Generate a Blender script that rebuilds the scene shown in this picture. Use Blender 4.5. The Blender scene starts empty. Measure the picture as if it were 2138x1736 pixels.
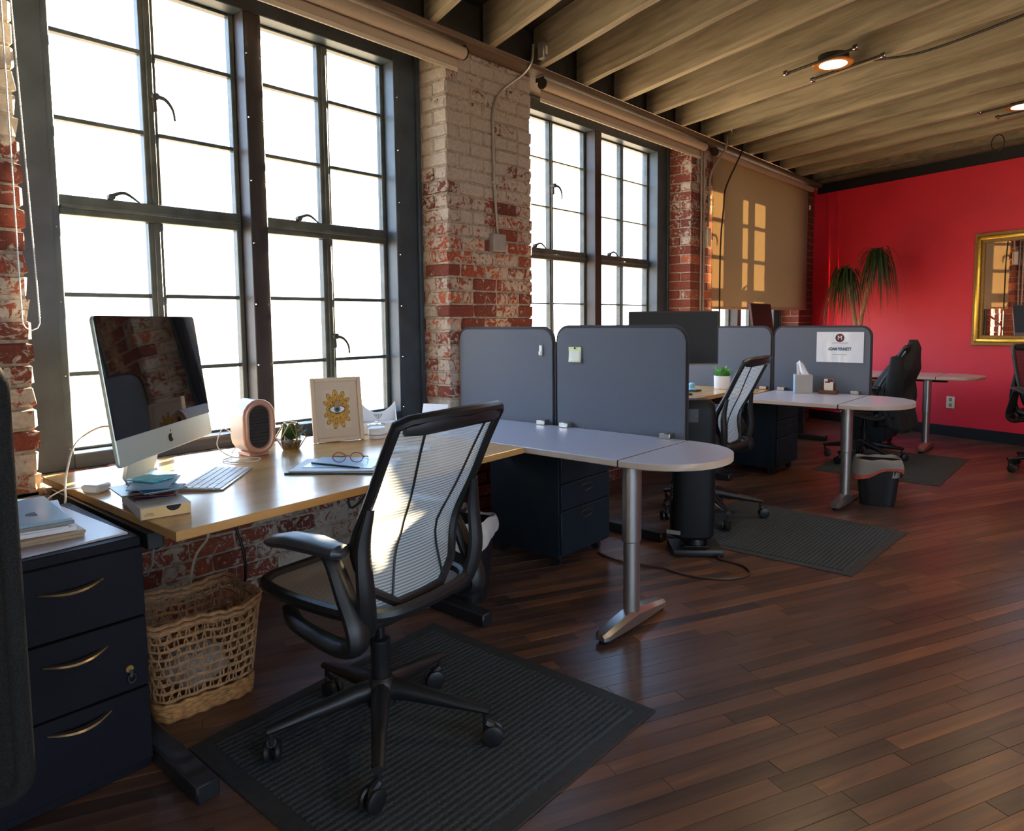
import bpy, bmesh, math, random
from mathutils import Vector, Matrix
random.seed(7)
R = math.radians
C = bpy.context.scene.collection
SC = bpy.context.scene

# ------------------------------------------------------------------ camera
F_PX, CX, CY = 1470.0, 1069.0, 790.0
YAW, PITCH, ROLL, CAMH = R(-41.3), R(4.64), R(-0.62), 1.264
def cam_axes():
    cy, sy, cp, sp = math.cos(YAW), math.sin(YAW), math.cos(PITCH), math.sin(PITCH)
    fw = Vector((sy*cp, cy*cp, -sp)); rt = Vector((cy, -sy, 0)); up = rt.cross(fw)
    c, s = math.cos(ROLL), math.sin(ROLL)
    return c*rt + s*up, -s*rt + c*up, fw
RT, UP, FW = cam_axes()
CAM = Vector((0, 0, CAMH))
cd = bpy.data.cameras.new('camera'); cam = bpy.data.objects.new('camera', cd); C.objects.link(cam)
m = Matrix.Identity(4)
for i in range(3):
    m[i][0], m[i][1], m[i][2], m[i][3] = RT[i], UP[i], -FW[i], CAM[i]
cam.matrix_world = m
cd.sensor_fit = 'HORIZONTAL'; cd.sensor_width = 36.0; cd.lens = F_PX/2138*36.0
cd.shift_x = 0.0; cd.shift_y = -(868-CY)/2138.0
cd.clip_start = 0.02; cd.clip_end = 200
SC.camera = cam
def proj(p):
    d = Vector(p)-CAM; z = d.dot(FW)
    return CX+F_PX*d.dot(RT)/z, CY-F_PX*d.dot(UP)/z, z

# ------------------------------------------------------------------ world, sun, exposure
w = bpy.data.worlds.new('world'); SC.world = w; w.use_nodes = True
bg = w.node_tree.nodes['Background']
bg.inputs[1].default_value = 8.0
_tc = w.node_tree.nodes.new('ShaderNodeTexCoord'); _sx = w.node_tree.nodes.new('ShaderNodeSeparateXYZ'); _rp = w.node_tree.nodes.new('ShaderNodeValToRGB')
w.node_tree.links.new(_tc.outputs['Generated'], _sx.inputs[0])
_mr = w.node_tree.nodes.new('ShaderNodeMapRange'); _mr.inputs[1].default_value = -1; w.node_tree.links.new(_sx.outputs[2], _mr.inputs[0]); w.node_tree.links.new(_mr.outputs[0], _rp.inputs[0])
_e = _rp.color_ramp.elements                       # sunlit ground below the horizon, hazy then blue sky above
_e[0].position = 0.46; _e[0].color = (0.78, 0.60, 0.38, 1); _e[1].position = 0.52; _e[1].color = (0.74, 0.87, 1.0, 1)
_x = _e.new(0.75); _x.color = (0.36, 0.62, 1.0, 1)
w.node_tree.links.new(_rp.outputs[0], bg.inputs[0])
SUN_DIR = Vector((1.0, -2.3, -0.72)).normalized()
sl = bpy.data.lights.new('sun', 'SUN'); sl.energy = 150.0; sl.angle = R(0.6); sl.color = (1.0, 0.79, 0.47)
so = bpy.data.objects.new('sun', sl); C.objects.link(so); so.location = (-8, 14, 9)
so.rotation_euler = SUN_DIR.to_track_quat('-Z', 'Y').to_euler()
SC.view_settings.view_transform = 'Standard'; SC.view_settings.look = 'None'
SC.view_settings.exposure = 0.08; SC.view_settings.gamma = 1.0
SC.view_settings.use_curve_mapping = False

# ------------------------------------------------------------------ materials
MATS = {}
def newmat(name):
    mt = bpy.data.materials.new(name); mt.use_nodes = True
    nt = mt.node_tree; b = nt.nodes['Principled BSDF']; MATS[name] = mt
    return mt, nt, b
def N(nt, t, **kw):
    n = nt.nodes.new(t)
    for k, v in kw.items():
        if k in n.inputs: n.inputs[k].default_value = v
        else: setattr(n, k, v)
    return n
def col4(c): return (c[0], c[1], c[2], 1)
def ramp(nt, fac, stops, interp='LINEAR'):
    r = nt.nodes.new('ShaderNodeValToRGB'); r.color_ramp.interpolation = interp
    e = r.color_ramp.elements
    while len(e) < len(stops): e.new(0.5)
    for i, (p, c) in enumerate(stops): e[i].position = p; e[i].color = col4(c)
    nt.links.new(fac, r.inputs[0]); return r
def mix(nt, fac, a, b, blend='MIX'):
    n = nt.nodes.new('ShaderNodeMix'); n.data_type = 'RGBA'; n.blend_type = blend
    for s, v in ((n.inputs[0], fac), (n.inputs[6], a), (n.inputs[7], b)):
        if hasattr(v, 'is_linked'): nt.links.new(v, s)
        elif isinstance(v, (int, float)): s.default_value = v
        else: s.default_value = col4(v)
    return n.outputs[2]
def math_(nt, op, a, b=None):
    n = nt.nodes.new('ShaderNodeMath'); n.operation = op
    for s, v in ((n.inputs[0], a), (n.inputs[1], b)):
        if v is None: continue
        if hasattr(v, 'is_linked'): nt.links.new(v, s)
        else: s.default_value = v
    return n.outputs[0]
def bump(nt, b, h, strength=0.2, dist=0.01):
    n = N(nt, 'ShaderNodeBump', Strength=strength, Distance=dist)
    nt.links.new(h, n.inputs['Height']); nt.links.new(n.outputs[0], b.inputs['Normal'])
def simple(name, c, rough=0.5, metal=0.0, var=0.12, scale=14.0, bmp=0.0, spec=0.5, sheen=0, coat=0, emit=None, trans=0):
    mt, nt, b = newmat(name)
    tc = N(nt, 'ShaderNodeTexCoord'); no = N(nt, 'ShaderNodeTexNoise', Scale=scale, Detail=4.0)
    nt.links.new(tc.outputs['Object'], no.inputs['Vector'])
    d = tuple(max(0, x*(1-var)) for x in c); l = tuple(min(1, x*(1+var)) for x in c)
    r = ramp(nt, no.outputs[0], [(0.3, d), (0.7, l)]); nt.links.new(r.outputs[0], b.inputs['Base Color'])
    b.inputs['Roughness'].default_value = rough; b.inputs['Metallic'].default_value = metal
    b.inputs['Specular IOR Level'].default_value = spec
    if sheen: b.inputs['Sheen Weight'].default_value = sheen
    if coat: b.inputs['Coat Weight'].default_value = coat; b.inputs['Coat Roughness'].default_value = 0.08
    if trans: b.inputs['Transmission Weight'].default_value = trans
    if emit: b.inputs['Emission Color'].default_value = col4(emit[0]); b.inputs['Emission Strength'].default_value = emit[1]
    if bmp: bump(nt, b, no.outputs[0], bmp, 0.004)
    return mt
def clear(name, c=(1, 1, 1), gloss=0.08, rough=0.02):
    """thin clear sheet: lets light straight through, with a Fresnel reflection"""
    mt = bpy.data.materials.new(name); mt.use_nodes = True; nt = mt.node_tree; MATS[name] = mt
    nt.nodes.remove(nt.nodes['Principled BSDF']); out = nt.nodes['Material Output']
    t = N(nt, 'ShaderNodeBsdfTransparent'); t.inputs[0].default_value = col4(c)
    g = N(nt, 'ShaderNodeBsdfGlossy'); g.inputs['Roughness'].default_value = rough
    lw = N(nt, 'ShaderNodeLayerWeight', Blend=0.5); mx = N(nt, 'ShaderNodeMixShader')
    fm = math_(nt, 'MULTIPLY', math_(nt, 'ADD', math_(nt, 'MULTIPLY', math_(nt, 'POWER', lw.outputs['Facing'], 5.0), 0.9), 0.04), gloss/0.08)
    nt.links.new(fm, mx.inputs[0]); nt.links.new(t.outputs[0], mx.inputs[1]); nt.links.new(g.outputs[0], mx.inputs[2])
    nt.links.new(mx.outputs[0], out.inputs[0]); return mt
def wood(name, stops, rough=0.4, scale=(1.5, 22, 22), randomize=0.0, coat=0, bmp=0.1, big=0.0):
    mt, nt, b = newmat(name)
    tc = N(nt, 'ShaderNodeTexCoord'); mp = N(nt, 'ShaderNodeMapping'); mp.inputs['Scale'].default_value = scale
    nt.links.new(tc.outputs['Object'], mp.inputs[0])
    oi = N(nt, 'ShaderNodeObjectInfo')
    if randomize:
        cb = N(nt, 'ShaderNodeCombineXYZ'); r17 = math_(nt, 'MULTIPLY', oi.outputs['Random'], 37.0)
        nt.links.new(r17, cb.inputs[0]); nt.links.new(r17, cb.inputs[1]); nt.links.new(cb.outputs[0], mp.inputs['Location'])
    no = N(nt, 'ShaderNodeTexNoise', Scale=1.0, Detail=7.0, Roughness=0.62, Distortion=0.5)
    nt.links.new(mp.outputs[0], no.inputs['Vector'])
    f = no.outputs[0]
    if randomize:
        o = math_(nt, 'MULTIPLY', math_(nt, 'SUBTRACT', oi.outputs['Random'], 0.5), randomize)
        f = math_(nt, 'ADD', f, o)
    rr = ramp(nt, f, stops); c = rr.outputs[0]
    nt.links.new(c, b.inputs['Base Color']); b.inputs['Roughness'].default_value = rough
    if coat: b.inputs['Coat Weight'].default_value = coat; b.inputs['Coat Roughness'].default_value = 0.12
    if bmp: bump(nt, b, no.outputs[0], bmp, 0.003)
    return mt

simple('black_metal', (0.014, 0.016, 0.020), 0.38, 0.0, bmp=0.03)
simple('black_plastic', (0.012, 0.013, 0.015), 0.42, bmp=0.03)
simple('black_gloss', (0.010, 0.010, 0.012), 0.12)
simple('screen_glass', (0.006, 0.005, 0.006), 0.03, var=0.02, spec=0.75)
simple('arm_pad', (0.030, 0.036, 0.045), 0.38, bmp=0.05)
simple('cabinet_black', (0.0075, 0.0075, 0.0125), 0.6, bmp=0.04, scale=60, spec=0.2)
simple('pedestal_blue', (0.008, 0.017, 0.026), 0.55, bmp=0.04, scale=60, spec=0.3)
simple('silver', (0.56, 0.55, 0.53), 0.28, 1.0, var=0.05)
simple('brushed_handle', (0.62, 0.50, 0.36), 0.32, 1.0, var=0.05)
simple('leg_silver', (0.46, 0.44, 0.42), 0.35, 0.9, var=0.04)
simple('chrome', (0.8, 0.8, 0.8), 0.1, 1.0, var=0.02)
simple('mac_alu', (0.62, 0.70, 0.64), 0.35, 0.55, var=0.02)
simple('white_plastic', (0.82, 0.82, 0.82), 0.35, var=0.03)
simple('white_paper', (0.80, 0.82, 0.86), 0.6, var=0.04)
simple('cream_plate', (0.72, 0.68, 0.52), 0.4, var=0.04)
simple('key_white', (0.86, 0.86, 0.87), 0.4, var=0.03)
simple('laminate_grey', (0.46, 0.47, 0.56), 0.26, var=0.03, scale=90)
simple('laminate_edge', (0.60, 0.47, 0.36), 0.4, var=0.06)
simple('gap_dark', (0.06, 0.03, 0.03), 0.8)
simple('screen_fabric', (0.115, 0.130, 0.160), 0.95, var=0.16, scale=420, bmp=0.25, sheen=0.2)
simple('screen_edge', (0.035, 0.035, 0.042), 0.8, var=0.2, scale=300)
simple('screen_black', (0.010, 0.010, 0.010), 0.9, var=0.9, scale=320, bmp=0.5)
simple('red_paint', (0.78, 0.022, 0.050), 0.55, var=0.05, scale=3)
simple('trim_black', (0.008, 0.010, 0.014), 0.55, var=0.1)
simple('frame_paint', (0.036, 0.050, 0.064), 0.42, var=0.25, scale=9, bmp=0.12)  # dark paint; its bluish tint stands in for sky light on the jambs
simple('sash_paint', (0.055, 0.060, 0.050), 0.4, var=0.35, scale=14, bmp=0.2)
simple('post_brown', (0.020, 0.014, 0.014), 0.45, var=0.2)
simple('shade_fabric_roll', (0.42, 0.33, 0.24), 0.8, var=0.06, scale=200)
simple('hem_bar', (0.60, 0.52, 0.40), 0.5, var=0.05)
simple('conduit_metal', (0.50, 0.46, 0.40), 0.38, 0.75, var=0.1)
simple('jbox_grey', (0.30, 0.29, 0.28), 0.5, 0.2, var=0.1)
simple('mirror_glass', (0.95, 0.95, 0.95), 0.01, 1.0, var=0.0)
simple('gold_frame', (0.72, 0.44, 0.07), 0.32, 0.85, var=0.15, scale=30)
simple('gold_dark', (0.25, 0.14, 0.03), 0.45, 0.6, var=0.2, scale=60)
simple('plaster_white', (0.62, 0.60, 0.57), 0.8, var=0.05, scale=4)
simple('bin_black', (0.010, 0.011, 0.014), 0.45)
simple('copper_ring', (0.60, 0.33, 0.24), 0.35, 0.35, var=0.04)
simple('grille_dark', (0.018, 0.016, 0.018), 0.35, var=0.4, scale=160)
simple('leaf_green', (0.055, 0.14, 0.035), 0.45, var=0.45, scale=20)
simple('leaf_bright', (0.10, 0.34, 0.05), 0.4, var=0.4, scale=20)
simple('palm_leaf', (0.028, 0.055, 0.018), 0.5, var=0.5, scale=12)
simple('palm_trunk', (0.42, 0.22, 0.12), 0.8, var=0.3, scale=30, bmp=0.3)
simple('brass', (0.55, 0.33, 0.10), 0.3, 0.9, var=0.1)
simple('soil_moss', (0.16, 0.10, 0.05), 0.9, var=0.5, scale=60)
simple('frame_cream', (0.62, 0.47, 0.32), 0.45, var=0.05)
simple('mat_board', (0.62, 0.50, 0.38), 0.7, var=0.03)
simple('art_paper', (0.66, 0.54, 0.40), 0.7, var=0.03)
simple('petal_yellow', (0.62, 0.33, 0.03), 0.6, var=0.15, scale=60)
simple('petal_brown', (0.14, 0.05, 0.01), 0.6)
simple('eye_teal', (0.02, 0.12, 0.11), 0.4)
simple('ink_dark', (0.02, 0.025, 0.04), 0.6, var=0.05)
simple('ink_blue', (0.03, 0.09, 0.17), 0.6, var=0.05)
simple('maroon', (0.12, 0.006, 0.02), 0.5, var=0.05)
simple('card_teal', (0.10, 0.42, 0.50), 0.4, var=0.3, scale=30)
simple('card_cyan', (0.10, 0.60, 0.66), 0.35, var=0.3, scale=40)
simple('card_blue', (0.16, 0.30, 0.42), 0.35, var=0.2)
simple('card_dark', (0.05, 0.07, 0.08), 0.4, var=0.5, scale=25)
simple('card_red', (0.20, 0.03, 0.04), 0.4, var=0.5, scale=25)
simple('card_green', (0.03, 0.10, 0.04), 0.4, var=0.4, scale=25)
simple('box_side', (0.62, 0.60, 0.58), 0.5, var=0.04)
simple('kraft', (0.66, 0.45, 0.20), 0.6, var=0.06)
simple('blue_folder', (0.30, 0.50, 0.64), 0.3, var=0.06)
simple('manila', (0.42, 0.30, 0.20), 0.6, var=0.15)
simple('pale_board', (0.50, 0.48, 0.52), 0.4, var=0.04)
simple('sticky_green', (0.70, 0.80, 0.42), 0.7, var=0.04)
simple('sticky_pale', (0.74, 0.78, 0.66), 0.7, var=0.03)
simple('tissue_box', (0.36, 0.34, 0.32), 0.6, var=0.05)
simple('tissue_side', (0.36, 0.55, 0.68), 0.6, var=0.05)
simple('tissue_white', (0.78, 0.80, 0.84), 0.7, var=0.05)
simple('walnut', (0.10, 0.035, 0.02), 0.4, var=0.2)
simple('cream_card', (0.72, 0.66, 0.52), 0.6, var=0.05)
simple('pot_white', (0.82, 0.80, 0.80), 0.35, var=0.03)
simple('toy_blue', (0.25, 0.55, 0.72), 0.3, var=0.1)
simple('jacket_black', (0.008, 0.009, 0.011), 0.85, var=0.3, scale=25, bmp=0.3)
simple('liner_red', (0.55, 0.10, 0.07), 0.4, var=0.2)
simple('liner_grey', (0.55, 0.53, 0.50), 0.45, var=0.1, scale=25, bmp=0.4)
simple('cable_white', (0.75, 0.73, 0.68), 0.45, var=0.05)
simple('cable_tan', (0.55, 0.45, 0.30), 0.5, var=0.05)
simple('cable_black', (0.012, 0.012, 0.014), 0.5)
simple('cord_brown', (0.06, 0.03, 0.02), 0.5)
simple('lamp_trim_glow', (0.55, 0.20, 0.03), 0.5, var=0.1)  # the lamp's orange glow is put into the ring colour
simple('lamp_lens', (1.0, 0.8, 0.5), 0.5, var=0.0, emit=((1.0, 0.72, 0.34), 14.0))
simple('iron_dark', (0.05, 0.045, 0.04), 0.5, 0.6)
simple('display_matte', (0.008, 0.008, 0.010), 0.45, var=0.02, spec=0.3)
simple('fan_black', (0.006, 0.007, 0.009), 0.5, spec=0.25)
simple('mac_back', (0.10, 0.04, 0.05), 0.4, 0.2, var=0.05)
simple('lens_pink', (0.35, 0.05, 0.12), 0.2, var=0.1)
simple('tan_tape', (0.16, 0.24, 0.36), 0.3)
simple('straw', (0.38, 0.20, 0.09), 0.75, var=0.35, scale=60, bmp=0.4)
simple('straw_base', (0.46, 0.22, 0.07), 0.75, var=0.35, scale=50, bmp=0.5)
simple('mac_mouse', (0.40, 0.34, 0.28), 0.25)
simple('vent_grey', (0.25, 0.25, 0.25), 0.5)
clear('pane_glass', (0.97, 0.98, 1.0), 0.03, 0.02)
clear('acrylic', (0.985, 0.99, 0.99), 0.025, 0.01)
clear('jar_glass', (0.92, 0.94, 0.95), 0.16, 0.02)
wood('maple', [(0.25, (0.47, 0.25, 0.085)), (0.5, (0.60, 0.34, 0.125)), (0.75, (0.68, 0.42, 0.17))], 0.20, (18, 1.2, 18), bmp=0.02)
wood('maple_edge', [(0.2, (0.40, 0.20, 0.06)), (0.8, (0.58, 0.33, 0.12))], 0.4, (18, 1.2, 18), bmp=0.02)
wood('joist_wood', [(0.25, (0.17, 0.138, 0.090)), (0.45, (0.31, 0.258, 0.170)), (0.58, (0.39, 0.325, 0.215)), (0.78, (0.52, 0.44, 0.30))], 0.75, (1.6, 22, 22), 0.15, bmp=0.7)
wood('plate_wood', [(0.25, (0.075, 0.050, 0.034)), (0.75, (0.20, 0.135, 0.088))], 0.75, (10, 1.0, 12), bmp=0.4)
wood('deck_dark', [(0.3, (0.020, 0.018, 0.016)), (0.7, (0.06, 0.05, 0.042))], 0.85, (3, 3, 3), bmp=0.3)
wood('plank', [(0.12, (0.046, 0.032, 0.029)), (0.36, (0.092, 0.052, 0.041)), (0.55, (0.132, 0.070, 0.050)), (0.74, (0.190, 0.090, 0.054)), (0.92, (0.32, 0.140, 0.062))], 0.30, (1.8, 40, 40), 0.50, bmp=0.10)

def carpet(name, c0, c1):
    mt, nt, b = newmat(name)
    tc = N(nt, 'ShaderNodeTexCoord')
    no = N(nt, 'ShaderNodeTexNoise', Scale=160.0, Detail=3.0); nt.links.new(tc.outputs['Object'], no.inputs['Vector'])
    wv = N(nt, 'ShaderNodeTexWave', Scale=14.0, Distortion=1.2, Detail=2.0); wv.bands_direction = 'X'
    wv.inputs['Detail Scale'].default_value = 20.0
    nt.links.new(tc.outputs['Object'], wv.inputs['Vector'])
    f = math_(nt, 'ADD', math_(nt, 'MULTIPLY', no.outputs[0], 0.6), math_(nt, 'MULTIPLY', wv.outputs['Fac'], 0.4))
    r = ramp(nt, f, [(0.25, c0), (0.75, c1)]); nt.links.new(r.outputs[0], b.inputs['Base Color'])
    b.inputs['Roughness'].default_value = 0.95; bump(nt, b, f, 0.8, 0.006)
carpet('carpet_mat', (0.014, 0.021, 0.027), (0.060, 0.080, 0.095))
simple('mat_border', (0.030, 0.036, 0.042), 0.7, var=0.2, scale=40)

def brick_material(name, painted):
    mt, nt, b = newmat(name)
    ge = N(nt, 'ShaderNodeNewGeometry'); oi = N(nt, 'ShaderNodeObjectInfo')
    sx = N(nt, 'ShaderNodeSeparateXYZ'); nt.links.new(ge.outputs['Position'], sx.inputs[0])
    n1 = N(nt, 'ShaderNodeTexNoise', Scale=55.0, Detail=6.0, Roughness=0.7); nt.links.new(ge.outputs['Position'], n1.inputs['Vector'])
    n2 = N(nt, 'ShaderNodeTexNoise', Scale=17.0, Detail=9.0, Roughness=0.72, Distortion=1.5); nt.links.new(ge.outputs['Position'], n2.inputs['Vector'])
    n3 = N(nt, 'ShaderNodeTexNoise', Scale=1.7, Detail=2.0); nt.links.new(ge.outputs['Position'], n3.inputs['Vector'])
    base = ramp(nt, oi.outputs['Random'], [(0.0, (0.13, 0.030, 0.022)), (0.3, (0.23, 0.050, 0.028)), (0.6, (0.33, 0.075, 0.034)), (0.85, (0.44, 0.115, 0.040)), (1.0, (0.16, 0.050, 0.042))])
    grain = ramp(nt, n1.outputs[0], [(0.3, (0.55, 0.5, 0.5)), (0.7, (1.15, 1.1, 1.05))])
    brick = mix(nt, 1.0, base.outputs[0], grain.outputs[0], 'MULTIPLY')
    paint = ramp(nt, n1.outputs[0], [(0.25, (0.30, 0.245, 0.20)), (0.75, (0.50, 0.43, 0.36))])
    # old limewash: thickest high up on the first pier, worn off lower down and on the far piers
    hi = N(nt, 'ShaderNodeMapRange'); nt.links.new(sx.outputs[2], hi.inputs[0])
    for k, v in ((1, 1.75), (2, 2.25), (3, 0.0), (4, 0.20)): hi.inputs[k].default_value = v
    far = N(nt, 'ShaderNodeMapRange'); nt.links.new(sx.outputs[1], far.inputs[0])
    for k, v in ((1, 5.6), (2, 6.0), (3, 0.0), (4, -0.22)): far.inputs[k].default_value = v
    s = math_(nt, 'ADD', math_(nt, 'MULTIPLY', n2.outputs[0], 1.0), math_(nt, 'MULTIPLY', math_(nt, 'SUBTRACT', n3.outputs[0], 0.5), 0.5))
    near = N(nt, 'ShaderNodeMapRange'); nt.links.new(sx.outputs[1], near.inputs[0])
    for k, v in ((1, 2.7), (2, 0.5), (3, 0.0), (4, 0.075)): near.inputs[k].default_value = v
    s = math_(nt, 'ADD', s, near.outputs[0]); s = math_(nt, 'ADD', s, hi.outputs[0]); s = math_(nt, 'ADD', s, far.outputs[0])
    s = math_(nt, 'ADD', s, math_(nt, 'MULTIPLY', math_(nt, 'SUBTRACT', oi.outputs['Random'], 0.5), 0.22 if not painted else 0.0))
    s = math_(nt, 'ADD', s, painted)
    mk = ramp(nt, s, [(0.50, (0, 0, 0)), (0.535, (1, 1, 1))])
    c = mix(nt, mk.outputs[0], brick, paint.outputs[0])
    nt.links.new(c, b.inputs['Base Color']); b.inputs['Roughness'].default_value = 0.85
    h = math_(nt, 'ADD', math_(nt, 'MULTIPLY', n1.outputs[0], 0.6), math_(nt, 'MULTIPLY', mk.outputs[0], 0.5))
    bump(nt, b, h, 0.5, 0.004)
brick_material('brick_worn', 0.0)
def mortar():
    mt, nt, b = newmat('mortar')
    ge = N(nt, 'ShaderNodeNewGeometry')
    n1 = N(nt, 'ShaderNodeTexNoise', Scale=40.0, Detail=6.0); nt.links.new(ge.outputs['Position'], n1.inputs['Vector'])
    r = ramp(nt, n1.outputs[0], [(0.3, (0.22, 0.17, 0.13)), (0.7, (0.46, 0.38, 0.30))]); nt.links.new(r.outputs[0], b.inputs['Base Color'])
    b.inputs['Roughness'].default_value = 0.9; bump(nt, b, n1.outputs[0], 0.6, 0.006)
mortar()
def mesh_fabric(name, c, pitch, open_):
    mt = bpy.data.materials.new(name); mt.use_nodes = True; nt = mt.node_tree; MATS[name] = mt
    b = nt.nodes['Principled BSDF']; out = nt.nodes['Material Output']
    b.inputs['Base Color'].default_value = col4(c); b.inputs['Roughness'].default_value = 0.45
    b.inputs['Sheen Weight'].default_value = 0.3
    tc = N(nt, 'ShaderNodeTexCoord'); sx = N(nt, 'ShaderNodeSeparateXYZ'); nt.links.new(tc.outputs['UV'], sx.inputs[0])
    s = math_(nt, 'SINE', math_(nt, 'MULTIPLY', sx.outputs[1], pitch))
    r = ramp(nt, math_(nt, 'ADD', math_(nt, 'MULTIPLY', s, 0.5), 0.5), [(0.35, (open_, open_, open_)), (0.6, (0.10, 0.10, 0.10))])
    t = N(nt, 'ShaderNodeBsdfTransparent'); mx = N(nt, 'ShaderNodeMixShader')
    tl = N(nt, 'ShaderNodeBsdfTranslucent'); tl.inputs[0].default_value = col4(c); m2 = N(nt, 'ShaderNodeMixShader'); m2.inputs[0].default_value = 0.45
    nt.links.new(b.outputs[0], m2.inputs[1]); nt.links.new(tl.outputs[0], m2.inputs[2])
    nt.links.new(r.outputs[0], mx.inputs[0]); nt.links.new(m2.outputs[0], mx.inputs[1]); nt.links.new(t.outputs[0], mx.inputs[2])
    nt.links.new(mx.outputs[0], out.inputs[0])
mesh_fabric('chair_mesh', (0.66, 0.68, 0.66), 2*math.pi*58, 0.62)
mesh_fabric('seat_mesh', (0.40, 0.36, 0.32), 2*math.pi*48, 0.35)
mesh_fabric('black_mesh', (0.02, 0.02, 0.022), 2*math.pi*58, 0.25)
def translucent(name, c, tr, alpha=0.0):
    mt = bpy.data.materials.new(name); mt.use_nodes = True; nt = mt.node_tree; MATS[name] = mt
    b = nt.nodes['Principled BSDF']; out = nt.nodes['Material Output']
    tc = N(nt, 'ShaderNodeTexCoord'); no = N(nt, 'ShaderNodeTexNoise', Scale=120.0); nt.links.new(tc.outputs['Object'], no.inputs['Vector'])
    r = ramp(nt, no.outputs[0], [(0.3, tuple(x*0.94 for x in c)), (0.7, c)]); nt.links.new(r.outputs[0], b.inputs['Base Color'])
    b.inputs['Roughness'].default_value = 0.7
    tl = N(nt, 'ShaderNodeBsdfTranslucent'); nt.links.new(r.outputs[0], tl.inputs[0])
    mx = N(nt, 'ShaderNodeMixShader'); mx.inputs[0].default_value = tr
    nt.links.new(b.outputs[0], mx.inputs[1]); nt.links.new(tl.outputs[0], mx.inputs[2]); s = mx.outputs[0]
    if alpha:
        t = N(nt, 'ShaderNodeBsdfTransparent'); m2 = N(nt, 'ShaderNodeMixShader'); m2.inputs[0].default_value = alpha
        nt.links.new(s, m2.inputs[1]); nt.links.new(t.outputs[0], m2.inputs[2]); s = m2.outputs[0]
    nt.links.new(s, out.inputs[0])
translucent('shade_fabric', (0.42, 0.325, 0.205), 0.40)
translucent('bin_liner', (0.74, 0.70, 0.62), 0.4, 0.42)

# ------------------------------------------------------------------ geometry helpers
def NB(): return bmesh.new()
def box(bm, c, s, rz=0.0, bev=0.0, rot=None, seg=1):
    mat = Matrix.Translation(c) @ (rot.to_4x4() if rot is not None else Matrix.Rotation(rz, 4, 'Z')) @ Matrix.Diagonal((s[0], s[1], s[2], 1))
    r = bmesh.ops.create_cube(bm, size=1.0, matrix=mat)
    if bev:
        es = list({e for v in r['verts'] for e in v.link_edges})
        bmesh.ops.bevel(bm, geom=es, offset=min(bev, min(s)*0.45), segments=seg, affect='EDGES', profile=0.5)
def b2(bm, x0, x1, y0, y1, z0, z1, bev=0.0, seg=1):
    box(bm, ((x0+x1)/2, (y0+y1)/2, (z0+z1)/2), (abs(x1-x0), abs(y1-y0), abs(z1-z0)), bev=bev, seg=seg)
def ringsweep(bm, rings, close=False, caps=True):
    vs = [[bm.verts.new(p) for p in r] for r in rings]; n = len(vs[0]); k = len(vs)
    for i in range(k if close else k-1):
        a, b = vs[i], vs[(i+1) % k]
        for j in range(n):
            try: bm.faces.new((a[j], a[(j+1) % n], b[(j+1) % n], b[j]))
            except ValueError: pass
    if caps and not close:
        bm.faces.new(vs[0][::-1]); bm.faces.new(vs[-1])
def spline(pts, n=6):
    P = [Vector(p) for p in pts]
    if len(P) < 3: return P
    Q = [P[0]*2-P[1]] + P + [P[-1]*2-P[-2]]; out = []
    for i in range(1, len(Q)-2):
        for k in range(n):
            t = k/n; a, b, c, d = Q[i-1], Q[i], Q[i+1], Q[i+2]
            out.append(0.5*((2*b)+(c-a)*t+(2*a-5*b+4*c-d)*t*t+(3*b-a-3*c+d)*t*t*t))
    out.append(P[-1]); return out
def tube(bm, pts, r, n=8, sm=0, sx=1.0, sy=1.0, upv=None, close=False):
    """sweep a circle (or ellipse sx,sy) of radius r (number or list) along pts"""
    P = spline(pts, sm) if sm else [Vector(p) for p in pts]
    k = len(P); rad = r if isinstance(r, (list, tuple)) else [r]*k
    if len(rad) != k:
        m0 = len(rad); rad = [rad[min(m0-1, int(i*(m0-1)/(k-1)))]*(1-((i*(m0-1)/(k-1)) % 1))+rad[min(m0-1, int(i*(m0-1)/(k-1))+1)]*((i*(m0-1)/(k-1)) % 1) for i in range(k)]
    u = Vector(upv) if upv else None; rings = []
    for i in range(k):
        t = (P[(i+1) % k]-P[i-1]) if close else (P[min(i+1, k-1)]-P[max(i-1, 0)])
        t = t.normalized() if t.length > 1e-9 else Vector((0, 0, 1))
        if u is None: u = Vector((0, 0, 1)) if abs(t.z) < 0.9 else Vector((1, 0, 0))
        s = t.cross(u)
        if s.length < 1e-6: s = t.orthogonal()
        s.normalize(); v = s.cross(t).normalized()
        if upv is None: u = v
        rings.append([P[i]+(s*math.cos(a)*sx+v*math.sin(a)*sy)*rad[i] for a in [2*math.pi*j/n for j in range(n)]])
    ringsweep(bm, rings, close)
def cyl(bm, p0, p1, r0, r1=None, n=16): tube(bm, [p0, p1], [r0, r0 if r1 is None else r1], n)
def lathe(bm, prof, n=20, M=None, ex=1.0, ey=1.0):
    rings = []
    for r, z in prof:
        rings.append([Vector((max(r, 1e-4)*math.cos(a)*ex, max(r, 1e-4)*math.sin(a)*ey, z)) for a in [2*math.pi*j/n for j in range(n)]])
    if M is not None: rings = [[M @ p for p in q] for q in rings]
    ringsweep(bm, rings)
def prism(bm, poly, z0, z1, M=None, bev=0.0):
    lo = [Vector((p[0], p[1], z0)) for p in poly]; hi = [Vector((p[0], p[1], z1)) for p in poly]
    if M is not None: lo = [M @ p for p in lo]; hi = [M @ p for p in hi]
    a = [bm.verts.new(p) for p in lo]; b = [bm.verts.new(p) for p in hi]; n = len(a)
    f1 = bm.faces.new(a[::-1]); f2 = bm.faces.new(b)
    for i in range(n): bm.faces.new((a[i], a[(i+1) % n], b[(i+1) % n], b[i]))
    if bev: bmesh.ops.bevel(bm, geom=list(f1.edges)+list(f2.edges), offset=bev, segments=1, affect='EDGES')
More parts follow.
